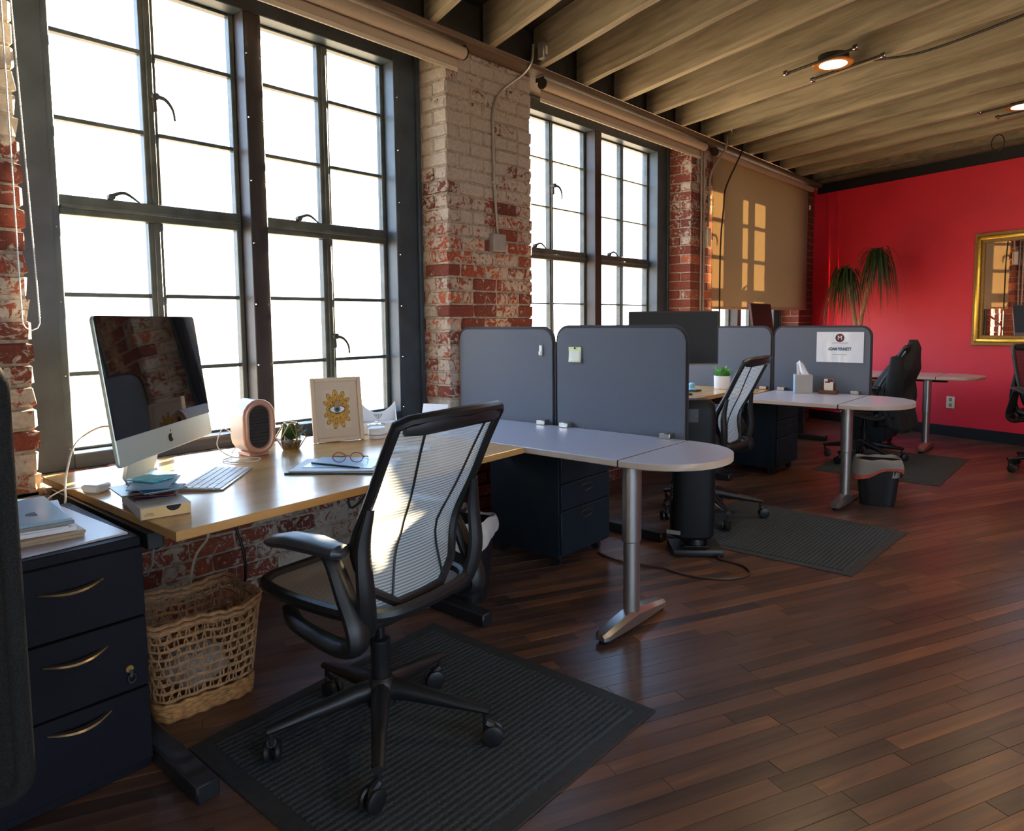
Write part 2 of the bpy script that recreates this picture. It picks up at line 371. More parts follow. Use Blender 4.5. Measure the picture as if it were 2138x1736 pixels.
def rrect(w, h, r, n=5, x0=None, y0=None, rb=None):
    """rounded rectangle polygon centred on 0 in x, from y 0 to h when y0 is given"""
    cx = 0 if x0 is None else x0+w/2; cy = 0 if y0 is None else y0+h/2; out = []
    rb = r if rb is None else rb
    for (sx, sy, a0, rr) in ((1, 1, 0, r), (-1, 1, 90, r), (-1, -1, 180, rb), (1, -1, 270, rb)):
        for i in range(n+1):
            a = R(a0+90*i/n); out.append((cx+sx*(w/2-rr)+rr*math.cos(a), cy+sy*(h/2-rr)+rr*math.sin(a)))
    return out
def arcpt(P, u):
    n = len(P); d = [math.dist(P[i], P[(i+1) % n]) for i in range(n)]; t = (u % 1.0)*sum(d); i = 0
    while t > d[i] and i < n-1: t -= d[i]; i += 1
    f = t/d[i] if d[i] else 0; a, b = P[i], P[(i+1) % n]
    return a[0]*(1-f)+b[0]*f, a[1]*(1-f)+b[1]*f
def sheet(bm, fn, nu, nv, uv=False, closeu=False):
    V = [[bm.verts.new(fn(i/nu, j/nv)) for j in range(nv+1)] for i in range(nu if closeu else nu+1)]
    L = bm.loops.layers.uv.verify() if uv else None; k = len(V)
    for i in range(nu):
        for j in range(nv):
            f = bm.faces.new((V[i][j], V[(i+1) % k][j], V[(i+1) % k][j+1], V[i][j+1]))
            if uv:
                for l, (a, b_) in zip(f.loops, ((i, j), (i+1, j), (i+1, j+1), (i, j+1))): l[L].uv = (a/nu, b_/nv)
def link(name, me, mat, parent=None):
    o = bpy.data.objects.new(name, me); C.objects.link(o)
    if parent: o.parent = parent
    if mat and not me.materials: me.materials.append(MATS[mat])
    return o
def fin(name, bm, mat, parent=None, smooth=True, ang=38, solid=0.0):
    bmesh.ops.recalc_face_normals(bm, faces=bm.faces[:])
    me = bpy.data.meshes.new(name); bm.to_mesh(me); bm.free()
    if smooth:
        me.polygons.foreach_set('use_smooth', [True]*len(me.polygons)); me.set_sharp_from_angle(angle=R(ang))
    o = link(name, me, mat, parent)
    if solid:
        md = o.modifiers.new('solid', 'SOLIDIFY'); md.thickness = solid; md.offset = 0
    return o
def tag(o, label, cat, group=None):
    o['label'] = label; o['category'] = cat
    if group: o['group'] = group
    return o
def thing(name, label, cat, loc=(0, 0, 0), rz=0.0, group=None):
    o = bpy.data.objects.new(name, None); C.objects.link(o); o.location = loc; o.rotation_euler = (0, 0, rz)
    o.empty_display_size = 0.1
    return tag(o, label, cat, group)
def struct(name, bm, mat, **kw):
    o = fin(name, bm, mat, **kw); o['kind'] = 'structure'; return o
def sroot(name, loc=(0, 0, 0)):
    o = bpy.data.objects.new(name, None); C.objects.link(o); o.location = loc; o['kind'] = 'structure'; return o
def copy_tree(o, parent=None):
    c = o.copy(); C.objects.link(c); c.parent = parent
    for ch in list(o.children): copy_tree(ch, c)
    return c
def pbox(name, mat, parent, c, s, rz=0.0, bev=0.002, rot=None):
    bm = NB(); box(bm, c, s, rz, bev, rot); return fin(name, bm, mat, parent)
def text(name, s, size, mat, parent, M, depth=0.0004, bold=0.0):
    cu = bpy.data.curves.new(name, 'FONT'); cu.body = s; cu.size = size; cu.align_x = 'CENTER'; cu.align_y = 'CENTER'; cu.extrude = depth; cu.offset = bold
    t = bpy.data.objects.new(name+'_tmp', cu); C.objects.link(t)
    dg = bpy.context.evaluated_depsgraph_get(); me = bpy.data.meshes.new_from_object(t.evaluated_get(dg))
    bpy.data.objects.remove(t); me.transform(M); me.materials.clear()
    return link(name, me, mat, parent)
RX90 = Matrix.Rotation(R(90), 4, 'X')

# ================================================================== SETTING
XW, XF, XS = -3.02, -3.255, -3.37
DZ = 0.71
RA = R(-19.0); RD = Vector((math.cos(RA), math.sin(RA), 0)); RN = Vector((-math.sin(RA), math.cos(RA), 0))
CORNER = Vector((-3.02, 9.15, 0))

# ---- floor: slab + strip planks laid on the diagonal
bm = NB(); b2(bm, -3.5, 4.6, -3.6, 10.4, -0.10, -0.012)
floor = struct('floor', bm, 'gap_dark', smooth=False)
PA = R(90-25.5); PD = Vector((math.cos(PA), math.sin(PA), 0)); PN = Vector((-PD.y, PD.x, 0)); PW = 0.0605
def unit_box_mesh(name, bev, mat, jit=0.0, bottom=True):
    bm = NB(); box(bm, (0, 0, 0), (1, 1, 1))
    bmesh.ops.bevel(bm, geom=bm.edges[:], offset=bev, segments=1, affect='EDGES')
    for v in bm.verts: v.co += Vector((random.uniform(-jit, jit), random.uniform(-jit, jit), random.uniform(-jit, jit)))
    me = bpy.data.meshes.new(name); bm.to_mesh(me); bm.free(); me.materials.append(MATS[mat]); return me
def plank_mesh(name):
    bm = NB(); v = []
    for (x, y, z) in ((-.5, -.5, -1), (.5, -.5, -1), (.5, .5, -1), (-.5, .5, -1)): v.append(bm.verts.new((x, y, z)))
    e = 0.0008; f = 0.004
    for (x, y) in ((-.5, -.5), (.5, -.5), (.5, .5), (-.5, .5)): v.append(bm.verts.new((x, y, -0.16)))
    for (x, y) in ((-.5+e, -.5+f), (.5-e, -.5+f), (.5-e, .5-f), (-.5+e, .5-f)): v.append(bm.verts.new((x, y, 0)))
    for k in (0, 4):
        for i in range(4): bm.faces.new((v[k+i], v[k+(i+1) % 4], v[k+4+(i+1) % 4], v[k+4+i]))
    bm.faces.new(v[8:12]); me = bpy.data.meshes.new(name); bm.to_mesh(me); bm.free(); me.materials.append(MATS['plank']); return me
planks = []
def inroom(p): return -3.05 < p.x < 3.2 and p.y > -1.6 and (p-CORNER).dot(RN) < 0.02
k0 = -90; rnd = random.Random(3)
for k in range(-150, 110):
    off = k*PW; s = -8+rnd.uniform(0, 0.7)
    while s < 12:
        L = rnd.choice((0.32, 0.45, 0.6, 0.75, 0.9, 1.15)); c = PD*(s+L/2)+PN*off
        if inroom(c+PD*L*0.3) or inroom(c-PD*L*0.3):
            u, v, z = proj((c.x, c.y, 0)); sc = 0
            if z > 0.3 and -150 < u < 2290 and 700 < v < 1850: sc = L*PW/(z**3)
            hid = (c.x < -2.2 and c.y < 2.9) or c.x < -2.6
            planks.append((0 if hid else sc, c, L, rnd.uniform(-0.0006, 0.0006)))
        s += L
planks.sort(key=lambda t: -t[0])
pm = plank_mesh('plank')
for i, (sc, c, L, dz) in enumerate(planks[:300]):
    o = bpy.data.objects.new('plank', pm); C.objects.link(o); o.parent = floor
    o.location = (c.x, c.y, dz); o.rotation_euler = (0, 0, PA); o.scale = (L-0.0012, PW-0.0011, 0.012)
# the rest of the strip floor, joined; its boards keep their own tone through a per-face attribute
bm = NB(); tone = bm.faces.layers.float.new('tone')
for sc, c, L, dz in planks[300:]:
    a, b = PD*(L/2-0.0006), PN*(PW/2-0.00055); t = rnd.random()
    lo = [bm.verts.new(c+q+Vector((0, 0, -0.006+dz))) for q in (-a-b, a-b, a+b, -a+b)]
    hi = [bm.verts.new(c+q+Vector((0, 0, dz))) for q in (-a-b, a-b, a+b, -a+b)]
    fs = [bm.faces.new(hi)] + [bm.faces.new((lo[i], lo[(i+1) % 4], hi[(i+1) % 4], hi[i])) for i in range(4)]
    for f in fs: f[tone] = t
me = bpy.data.meshes.new('strip_flooring'); bm.to_mesh(me); bm.free()
mt = MATS['plank'].copy(); mt.name = 'plank_joined'; MATS['plank_joined'] = mt; nt = mt.node_tree
at = nt.nodes.new('ShaderNodeAttribute'); at.attribute_name = 'tone'
for l in list(nt.links):
    if l.from_node.type == 'OBJECT_INFO':
        s = l.to_socket; nt.links.remove(l); nt.links.new(at.outputs['Fac'], s)
    elif l.to_node.type == 'MAPPING' and l.to_socket.name == 'Vector':
        nt.links.remove(l)
mp = [n for n in nt.nodes if n.type == 'MAPPING'][0]; ge = nt.nodes.new('ShaderNodeNewGeometry')
m2 = nt.nodes.new('ShaderNodeMapping'); m2.inputs['Rotation'].default_value = (0, 0, -PA); nt.links.new(ge.outputs['Position'], m2.inputs[0]); nt.links.new(m2.outputs[0], mp.inputs[0])
mp.inputs['Scale'].default_value = (1.4, 2.4, 1)
for n in nt.nodes:
    if n.type == 'MAPPING' and n != m2: n.inputs['Scale'].default_value = (1.4, 26, 1)
o = link('strip_flooring', me, 'plank_joined', floor); o['kind'] = 'stuff'
# plank objects: grain stretched by their own scale
for n in MATS['plank'].node_tree.nodes:
    if n.type == 'MAPPING': n.inputs['Scale'].default_value = (1.1, 1.6, 1)

# ---- brick window wall
PIERS = [(-2.4, 0.78), (2.885, 3.655), (5.905, 6.345), (8.70, 9.6)]
WINS = [(0.78, 2.885), (3.655, 5.905), (6.345, 8.70)]
ZT = 2.85; SILL = 0.672; CH = 0.0805
bm = NB()
for a, b in PIERS: b2(bm, -3.47, XW-0.009, a+0.009, b-0.009, 0, ZT)
b2(bm, -3.47, XW-0.009, -2.4, 9.6, 0, SILL-0.01)
b2(bm, -3.47, XW-0.009, -3.6, -2.4, 0, 3.2)
wall_left = struct('wall_left', bm, 'mortar', smooth=False)
bricks = []; br = random.Random(11)
def addb(x0, x1, y0, y1, z0, z1, vis=1.0): bricks.append((x0, x1, y0, y1, z0, z1, vis))
J = 0.010
nrow = int(ZT/CH)
for pi, (a, b) in enumerate(PIERS):
    a2 = max(a, -0.3)
    for r in range(nrow+1):
        z0, z1 = r*CH+J/2, min((r+1)*CH-J/2, ZT-0.003)
        if z1-z0 < 0.02: continue
        vis = 0.0 if (pi in (1,) and z1 < 0.70) or (pi >= 2 and z1 < 1.15) else 1.0
        hdr = r % 2
        y = a2 if pi else a2
        # from the low-Y corner
        first = True
        while y < b-0.02:
            if first: L = 0.105 if hdr else 0.21
            else: L = 0.21
            if r % 6 == 5 and not first: L = 0.105
            e = min(y+L, b)
            if b-e < 0.06: e = b
            last = e >= b
            dep = 0.21 if (hdr and (first or last)) else 0.105
            yy0 = y+(0 if first else J/2); yy1 = e-(0 if last else J/2)
            addb(XW-dep, XW+br.uniform(-0.004, 0.004), yy0+br.uniform(-.002, .002), yy1, z0, z1, vis)
            for fl, edge in ((first and pi > 0, a), (last and pi < 3, b)):   # bricks of the reveal behind the corner brick
                if fl:
                    xa, xb = XW-dep-J, XF-0.01
                    yy = (edge+br.uniform(-.003, .003), edge+0.1) if edge == a else (edge-0.1, edge+br.uniform(-.003, .003))
                    if xa-xb > 0.02: addb(xb, xa, min(yy), max(yy), z0, z1, vis if edge == a else 0.2)
            y = e; first = False
for (a, b) in WINS:
    for r in range(8):
        z0, z1 = r*CH+J/2, (r+1)*CH-J/2
        y = a-(0.1 if r % 2 else 0.0)
        if r == 7: continue
        while y < b:
            e = y+0.21
            addb(XW-0.1, XW+br.uniform(-0.004, 0.004), max(a, y)+J/2, min(b, e)-J/2, z0, z1, 0.6 if a < 1 else 0.0) if min(b, e)-max(a, y) > 0.04 else None
            y = e
    y = a
    while y < b-0.03:                       # sill of bricks on edge
        addb(XF-0.02, XW+0.006+br.uniform(-.004, .004), y+J/2, min(y+0.075, b)-J/2, 7*CH+J/2, SILL+br.uniform(-.004, .002), 0.3 if a < 1 else 0.0); y += 0.075
def bscore(t):
    x0, x1, y0, y1, z0, z1, vis = t
    u, v, z = proj((x1, (y0+y1)/2, (z0+z1)/2))
    if z < 0.3 or not (-60 < u < 2200 and -60 < v < 1500): return 0
    return vis*((y1-y0)+(x1-x0)*0.6)*(z1-z0)/z**2
bricks.sort(key=bscore, reverse=True)
bmes = [unit_box_mesh('brick', 0.07, 'brick_worn', 0.03) for _ in range(4)]
for i, t in enumerate(bricks[:300]):
    o = bpy.data.objects.new('brick', bmes[i % 4]); C.objects.link(o); o.parent = wall_left
    o.location = ((t[0]+t[1])/2, (t[2]+t[3])/2, (t[4]+t[5])/2); o.scale = (t[1]-t[0], t[3]-t[2], t[5]-t[4])
bm = NB()
for t in bricks[300:]: b2(bm, *t[:6], bev=0.004)
o = fin('brickwork', bm, 'brick_worn', wall_left, smooth=False); o['kind'] = 'stuff'

# ---- windows
def window(name, a, b, mw, cw, glassy=True, acr=True):
    w = sroot(name)
    JW = 0.185; p0, p1 = (a+b)/2-0.045, (a+b)/2+0.045; zt, zb = 2.76, 0.735
    def board(nm, *q, mat='frame_paint', bev=0.004):
        bm = NB(); b2(bm, *q, bev=bev); return fin(nm, bm, mat, w)
    board('jamb', -3.42, XF, a, a+JW, SILL, 3.10); board('jamb', -3.42, XF, b-JW, b, SILL, 3.10)
    board('head_board', -3.42, XF, a+JW, b-JW, zt, 3.10); board('bottom_board', -3.42, XF, a+JW, b-JW, SILL, zb)
    board('mullion_post', -3.41, XF, p0, p1, zb, zt, mat='post_brown')
    for q0, q1 in ((a, a+0.03), (b-0.03, b)):                                             # quarter-round bead against the brick
        board('bead', XF, XF+0.02, q0, q1, SILL, 2.85)
    rows = [zb+0.012, 1.06, 1.395, 1.725, 1.806, 2.12, 2.47, zt-0.012]
    for l0, l1 in ((a+JW, p0), (p1, b-JW)):
        st = 0.024; c0, c1 = (l0+l1)/2-cw/2, (l0+l1)/2+cw/2
        board('sash_stile', XS-0.025, XS+0.02, l0, l0+st, zb, zt, mat='sash_paint'); board('sash_stile', XS-0.025, XS+0.02, l1-st, l1, zb, zt, mat='sash_paint')
        board('sash_rail', XS-0.025, XS+0.02, l0+st, l1-st, zb, zb+0.012, mat='sash_paint'); board('sash_rail', XS-0.025, XS+0.02, l0+st, l1-st, zt-0.012, zt, mat='sash_paint')
        bm = NB(); b2(bm, XS-0.03, XS+0.035, l0+st, l1-st, 1.725, 1.806, bev=0.004)
        b2(bm, XS+0.03, XS+0.05, l0+st, l1-st, 1.752, 1.764, bev=0.003); fin('transom_rail', bm, 'sash_paint', w)
        for z0, z1 in ((zb+0.012, 1.725), (1.806, zt-0.012)):
            bm = NB(); b2(bm, XS-0.025, XS+0.02, c0, c1, z0, z1, bev=0.004); b2(bm, XS+0.015, XS+0.032, c0+cw*0.3, c1-cw*0.3, z0, z1, bev=0.003)
            fin('centre_stile', bm, 'sash_paint', w)
        for s0, s1 in ((l0+st, c0), (c1, l1-st)):
            for z in (1.06, 1.395, 2.12, 2.47):
                bm = NB(); b2(bm, XS-0.02, XS+0.018, s0, s1, z-mw/2, z+mw/2, bev=0.003); fin('glazing_bar', bm, 'sash_paint', w)
            for i, (z0, z1) in enumerate(((rows[0], 1.06-mw/2), (1.06+mw/2, 1.395-mw/2), (1.395+mw/2, 1.725), (1.806, 2.12-mw/2), (2.12+mw/2, 2.47-mw/2), (2.47+mw/2, rows[7]))):
                bm = NB(); b2(bm, XS-0.004, XS, s0, s1, z0, z1); fin('pane', bm, 'pane_glass', w, smooth=False)
        # cast casement latches
        for (lz, ly, flip) in (((2.28, c1, 1),) if l0 < (a+b)/2-0.3 else ((1.19, c1, 1),)):
            bm = NB(); cyl(bm, (XS+0.02, ly-0.02, lz), (XS+0.06, ly-0.02, lz), 0.016, n=10)
            tube(bm, [(XS+0.055, ly-0.02, lz), (XS+0.07, ly+0.015, lz-0.012), (XS+0.07, ly+0.045, lz-0.05), (XS+0.065, ly+0.055, lz-0.095)], [0.010, 0.008, 0.006, 0.005], 8, 4)
            box(bm, (XS+0.035, ly-0.02, lz-0.03), (0.02, 0.02, 0.07), bev=0.004); fin('latch', bm, 'iron_dark', w)
        bm = NB(); cyl(bm, (XS+0.03, l0+0.22, 1.815), (XS+0.055, l0+0.22, 1.815), 0.014, n=10)
        tube(bm, [(XS+0.05, l0+0.22, 1.82), (XS+0.06, l0+0.27, 1.835), (XS+0.06, l0+0.33, 1.80)], [0.008, 0.007, 0.004], 8, 4); fin('stay_hook', bm, 'iron_dark', w)
    if acr:                                                                                # clear acrylic sheets screwed over the frame
        for q0, q1 in ((a+JW-0.03, p0+0.02), (p1-0.02, b-JW+0.03)):
            bm = NB(); b2(bm, XF+0.002, XF+0.005, q0, q1, 0.70, 2.79); fin('acrylic_sheet', bm, 'acrylic', w, smooth=False)
            for z in (0.76, 1.06, 1.36, 1.66, 1.96, 2.26, 2.56):
                for y in (q0+0.012, q1-0.012):
                    bm = NB(); cyl(bm, (XF+0.003, y, z), (XF+0.009, y, z), 0.005, 0.003, n=8); fin('screw', bm, 'chrome', w)
    return w
window('window_1', *WINS[0], 0.018, 0.066)
window('window_2', *WINS[1], 0.010, 0.040, acr=False)
window('window_3', *WINS[2], 0.018, 0.066, acr=False)

# ---- ceiling: deck, joists, wall plate, blocking
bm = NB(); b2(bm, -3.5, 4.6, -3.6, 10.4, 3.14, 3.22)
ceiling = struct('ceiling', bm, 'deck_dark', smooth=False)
JB, JT = 2.885, 3.14
jy = [-2.6+0.472*i for i in range(24)]
jr = random.Random(5)
def joist_mesh(seed):
    q = random.Random(seed); bm = NB(); n = 26; L = 8.6; rings = []
    for i in range(n+1):
        x = L*i/n; w0 = 0.025+q.uniform(-.0015, .0015); dz = q.uniform(-.004, .004)
        rings.append([Vector((x, -w0, JB+dz)), Vector((x, w0, JB+dz+q.uniform(-.003, .003))), Vector((x, w0, JT)), Vector((x, -w0, JT))])
    ringsweep(bm, rings); bmesh.ops.recalc_face_normals(bm, faces=bm.faces[:])
    me = bpy.data.meshes.new('joist'); bm.to_mesh(me); bm.free(); me.materials.append(MATS['joist_wood']); return me
jms = [joist_mesh(s) for s in range(4)]
for i, y in enumerate(jy):
    y = y+3.640-(-2.6+0.472*13)
    o = bpy.data.objects.new('joist', jms[i % 4]); C.objects.link(o); o.parent = ceiling
    p = Vector((-2.9, y, 0))-RD*0.08
    if (p-CORNER).dot(RN) > -0.03: continue
    o.location = p; o.rotation_euler = (0, 0, RA+jr.uniform(-0.002, 0.002))
bm = NB(); b2(bm, -3.24, -2.91, -3.5, 9.1, 2.851, 2.884, bev=0.004); fin('wall_plate', bm, 'plate_wood', ceiling)
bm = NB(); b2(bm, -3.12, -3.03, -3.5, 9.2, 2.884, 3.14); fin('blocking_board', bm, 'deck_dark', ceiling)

# ---- red end wall with black band, ledge and baseboard
def along(s0, s1, n0, n1, z0, z1, bev=0.0, bm=None):
    bm = bm or NB(); c = CORNER+RD*((s0+s1)/2)+RN*((n0+n1)/2)
    box(bm, (c.x, c.y, (z0+z1)/2), (s1-s0, n1-n0, z1-z0), rz=RA, bev=bev); return bm
struct('wall_back', along(-0.5, 8.2, 0.0, 0.15, 0, 3.14), 'red_paint', smooth=False)
struct('baseboard_back', along(0.0, 8.2, -0.02, 0.0, 0, 0.115, 0.004), 'trim_black')
struct('trim_1', along(0.06, 8.2, -0.03, 0.0, 2.775, 2.885, 0.004), 'trim_black')
struct('trim_2', along(-0.02, 8.2, -0.10, 0.0, 2.886, 2.935, 0.004), 'plate_wood')
struct('trim_4', along(0.0, 8.2, -0.055, 0.0, 2.936, 3.139, 0.004), 'joist_wood')
bm = NB(); along(0.20, 0.235, -0.012, 0.0, 0.115, 2.775, 0.004, bm); along(0.32, 0.355, -0.012, 0.0, 0.115, 2.775, 0.004, bm)
struct('trim_3', bm, 'red_paint')

# ---- the rest of the room, behind and beside the camera
bm = NB(); b2(bm, -3.5, 4.6, -3.75, -3.6, 0, 3.14); struct('wall_front', bm, 'plaster_white', smooth=False)
bm = NB()
OP = [(-3.2, -1.7), (-0.9, 0.6), (1.4, 2.9)]  # unseen openings, added to let sky light fill the room
b2(bm, 4.6, 4.75, -3.75, 8.0, 0, 0.8); b2(bm, 4.6, 4.75, -3.75, 8.0, 2.8, 3.14)
ys = [-3.75]+[v for o_ in OP for v in o_]+[8.0]
for i in range(0, len(ys), 2): b2(bm, 4.6, 4.75, ys[i], ys[i+1], 0.8, 2.8)
struct('wall_right', bm, 'plaster_white', smooth=False)

# ================================================================== CHAIR (high-back mesh task chair); local +y is forward
def rect_frame(bm, fn, outline, r, n=8, sx=1.0, sy=1.0):
    pts = [Vector(fn(*p)) for p in outline]; tube(bm, pts, r, n, 0, sx, sy, close=True)
def back_pt(x, z):
    t = (z-0.50)/0.50
    y = -0.175-0.04*t-0.125*max(0, t)**2.0+0.035*math.exp(-((t-0.30)/0.22)**2)
    return Vector((x, y-0.00+0.9*x*x, z))
def half_w(z):
    t = (z-0.50)/0.50
    if t < 0.45: return 0.150+0.066*math.sin(min(1, max(0, t)/0.45)*math.pi/2)
    return 0.216+0.002*((t-0.45)/0.55)
def make_chair(label, meshmat='chair_mesh', seatmat='seat_mesh'):
    t = thing('task_chair', label, 'chair', group='mesh task chairs')
    # five-star base
    for k in range(5):
        a = R(7+72*k); d = Vector((math.cos(a), math.sin(a), 0)); s = Vector((-d.y, d.x, 0))
        rings = []
        for (q, z, w_, h_) in ((0.02, 0.150, 0.030, 0.034), (0.08, 0.148, 0.028, 0.030), (0.20, 0.128, 0.022, 0.021), (0.30, 0.112, 0.018, 0.015), (0.335, 0.106, 0.016, 0.012)):
            p = d*q+Vector((0, 0, z))
            rings.append([p+s*(w_*math.cos(b))+Vector((0, 0, h_*math.sin(b))) for b in [2*math.pi*j/10 for j in range(10)]])
        bm = NB(); ringsweep(bm, rings); fin('base_spoke', bm, 'black_plastic', t)
        p = d*0.322; ax = Vector((math.cos(a+0.9+k), math.sin(a+0.9+k), 0))
        bm = NB(); cyl(bm, (p.x, p.y, 0.06), (p.x, p.y, 0.102), 0.008, n=8)
        q = Vector((-ax.y, ax.x, 0))*0.018; tube(bm, [p+q*0+Vector((0, 0, 0.068)), p+q+Vector((0, 0, 0.058)), p+q*1.5+Vector((0, 0, 0.036))], [0.014, 0.015, 0.010], 8)
        cs = fin('caster', bm, 'black_plastic', t)
        for sgn in (-1, 1):
            c0 = p+q*1.2+ax*(0.007*sgn)+Vector((0, 0, 0.032)); bm = NB()
            tube(bm, [c0, c0+ax*(0.004*sgn), c0+ax*(0.014*sgn), c0+ax*(0.017*sgn)], [0.026, 0.031, 0.031, 0.024], 18)
            fin('wheel', bm, 'black_plastic', cs)
    bm = NB(); lathe(bm, [(0.045, 0.105), (0.046, 0.17), (0.036, 0.185), (0.032, 0.19)], 18); fin('hub', bm, 'black_plastic', t)
    bm = NB(); lathe(bm, [(0.027, 0.18), (0.029, 0.285), (0.031, 0.29), (0.031, 0.305), (0.020, 0.31)], 18); fin('lift_sleeve', bm, 'black_plastic', t)
    bm = NB(); lathe(bm, [(0.015, 0.30), (0.015, 0.40)], 14); fin('gas_lift', bm, 'black_gloss', t)
    bm = NB(); box(bm, (0, 0.02, 0.405), (0.16, 0.24, 0.045), bev=0.018, seg=2); box(bm, (0, -0.08, 0.41), (0.34, 0.05, 0.03), bev=0.012, seg=2); fin('tilt_mechanism', bm, 'black_plastic', t)
    # seat: rounded frame with stretched mesh
    out = [(0.225*math.copysign(abs(math.cos(a))**0.45, math.cos(a)), 0.055+0.265*math.copysign(abs(math.sin(a))**0.5, math.sin(a))) for a in [2*math.pi*j/44 for j in range(44)]]
    def seat_z(x, y): return 0.468+0.018*abs(y-0.02)**1.5*4-0.10*max(0, y-0.20)**1.5+0.10*x*x*2+0.0
    bm = NB(); rect_frame(bm, lambda x, y: (x, y, seat_z(x, y)), out, 0.017, 8, 1.0, 1.15); fin('seat_frame', bm, 'black_plastic', t)
    bm = NB()
    def sfn(u, v):
        r_ = v; a = 2*math.pi*u; x = 0.225*math.copysign(abs(math.cos(a))**0.45, math.cos(a))*r_; y = 0.055+0.265*math.copysign(abs(math.sin(a))**0.5, math.sin(a))*r_
        return Vector((x, y, seat_z(x, y)+0.002-0.012*(1-r_*r_)))
    sheet(bm, sfn, 44, 6, closeu=True)
    L = bm.loops.layers.uv.verify()
    for f in bm.faces:
        for l in f.loops: l[L].uv = (l.vert.co.x*2, l.vert.co.y*2)
    fin('seat_mesh', bm, seatmat, t)
    # back
    zz = [0.50+0.50*i/14 for i in range(15)]
    L_ = [(-half_w(z), z) for z in zz]; Rr = [(half_w(z), z) for z in zz]
    outl = [(-0.09, 0.484), (0.09, 0.484)]+Rr[1:]+[(0.19, 1.012), (0.0, 1.020), (-0.19, 1.012)]+L_[:0:-1]
    bm = NB(); rect_frame(bm, lambda x, z: back_pt(x, z), outl, 0.0165, 8, 1.0, 0.85); fin('back_frame', bm, 'black_plastic', t)
    bm = NB(); top = []
    for i in range(9):                                                                     # thick top edge
        x = -0.195+0.39*i/8; top.append(back_pt(x, 0.992+0.010*(1-(x/0.195)**2)))
    tube(bm, top, [0.016]+[0.022]*7+[0.016], 8, 0, 0.8, 1.2, upv=(0, 0, 1)); fin('top_rail', bm, 'black_plastic', t)
    bm = NB(); sheet(bm, lambda u, v: back_pt((2*u-1)*half_w(0.50+0.50*v), 0.488+0.512*v)+Vector((0, 0.004, 0)), 12, 30, uv=True); fin('back_mesh', bm, meshmat, t)
    for sgn in (-1, 1):                                                                    # stitched seams
        bm = NB(); tube(bm, [back_pt(sgn*(0.075+0.075*abs(((z-0.50)/0.5)-0.35)*1.2), z)+Vector((0, -0.002, 0)) for z in zz], 0.0035, 6); fin('back_seam', bm, 'black_plastic', t)
        # back post and arm
        bm = NB(); tube(bm, [(sgn*0.165, -0.105, 0.415), (sgn*0.205, -0.165, 0.45), (sgn*0.232, -0.190, 0.56), (sgn*0.232, -0.185, 0.68), (sgn*0.218, -0.200, 0.78)], [0.018, 0.024, 0.024, 0.020, 0.012], 10, 4, 0.8, 1.2, upv=(sgn, 0, 0)); fin('back_post', bm, 'black_plastic', t)
        bm = NB(); x = sgn*0.252
        tube(bm, [(sgn*0.20, 0.16, 0.435), (x, 0.06, 0.430), (x, -0.09, 0.405), (x, -0.17, 0.42), (x, -0.175, 0.47), (x, -0.135, 0.55), (x, -0.09, 0.635), (x, -0.05, 0.655)],
             [0.018, 0.022, 0.028, 0.030, 0.030, 0.026, 0.022, 0.016], 10, 5, 0.75, 1.2, upv=(1, 0, 0))
        arm = fin('arm', bm, 'black_plastic', t)
        bm = NB(); rings = []
        for (y, w_, h_, z) in ((-0.135, 0.012, 0.008, 0.660), (-0.12, 0.034, 0.019, 0.664), (-0.03, 0.043, 0.024, 0.668), (0.07, 0.040, 0.023, 0.664), (0.14, 0.034, 0.018, 0.652), (0.175, 0.016, 0.008, 0.644)):
            rings.append([Vector((x+w_*math.cos(b), y, z+h_*math.sin(b))) for b in [2*math.pi*j/14 for j in range(14)]])
        ringsweep(bm, rings); fin('arm_pad', bm, 'arm_pad', arm)
    return t
chair = make_chair('black framed task chair with silver mesh back, on the mat at the cluttered maple desk')
chair.location = (-1.662, 1.275, 0.0085); chair.rotation_euler = (0, 0, R(97))
c2 = copy_tree(chair); c2['label'] = 'grey mesh task chair beside the black tower fan'
c2.location = (-1.99, 4.15, 0.0085); c2.rotation_euler = (0, 0, R(94))
c3 = copy_tree(chair); c3['label'] = 'task chair with a black jacket hung over its back'
c3.location = (-1.72, 6.62, 0.0085); c3.rotation_euler = (0, 0, R(100))
c4 = copy_tree(chair); c4['label'] = 'all black task chair in front of the gold mirror'
c4.location = (-0.42, 7.05, 0); c4.rotation_euler = (0, 0, R(205))
for ch in c4.children:
    if ch.name.split('.')[0] in ('back_mesh', 'seat_mesh'):
        ch.data = ch.data.copy(); ch.data.materials[0] = MATS['black_mesh']
# jacket draped over the third chair
jk = NB()
def jfn(u, v):
    a = 2*math.pi*u; z = 1.06-0.74*v
    k = min(1, v*3.2); w_ = (0.05+0.215*k)*(1+0.25*v); d_ = (0.03+0.07*k)*(1+0.6*v)
    fold = 0.016*math.sin(a*7+3*v)*min(1, v*2)+0.010*math.sin(a*13-5*v)*v
    yb = back_pt(0, max(0.5, min(1.0, z))).y
    return Vector(((w_+fold)*math.cos(a)+0.03*v, yb-0.015+(d_+fold)*math.sin(a)-0.06*v, z+(0.02*math.sin(a*3) if v > 0.9 else 0)))
sheet(jk, jfn, 56, 22, closeu=True)
jo = thing('jacket', 'black jacket hung over the back of a task chair', 'jacket', c3.location[:], c3.rotation_euler[2])
o = fin('jacket_body', jk, 'jacket_black', jo, solid=0.006)
bm = NB(); tube(bm, [(0.215, -0.26, 0.92), (0.27, -0.30, 0.74), (0.26, -0.33, 0.56), (0.24, -0.30, 0.42)], [0.05, 0.065, 0.06, 0.052], 12, 4); fin('sleeve', bm, 'jacket_black', jo)
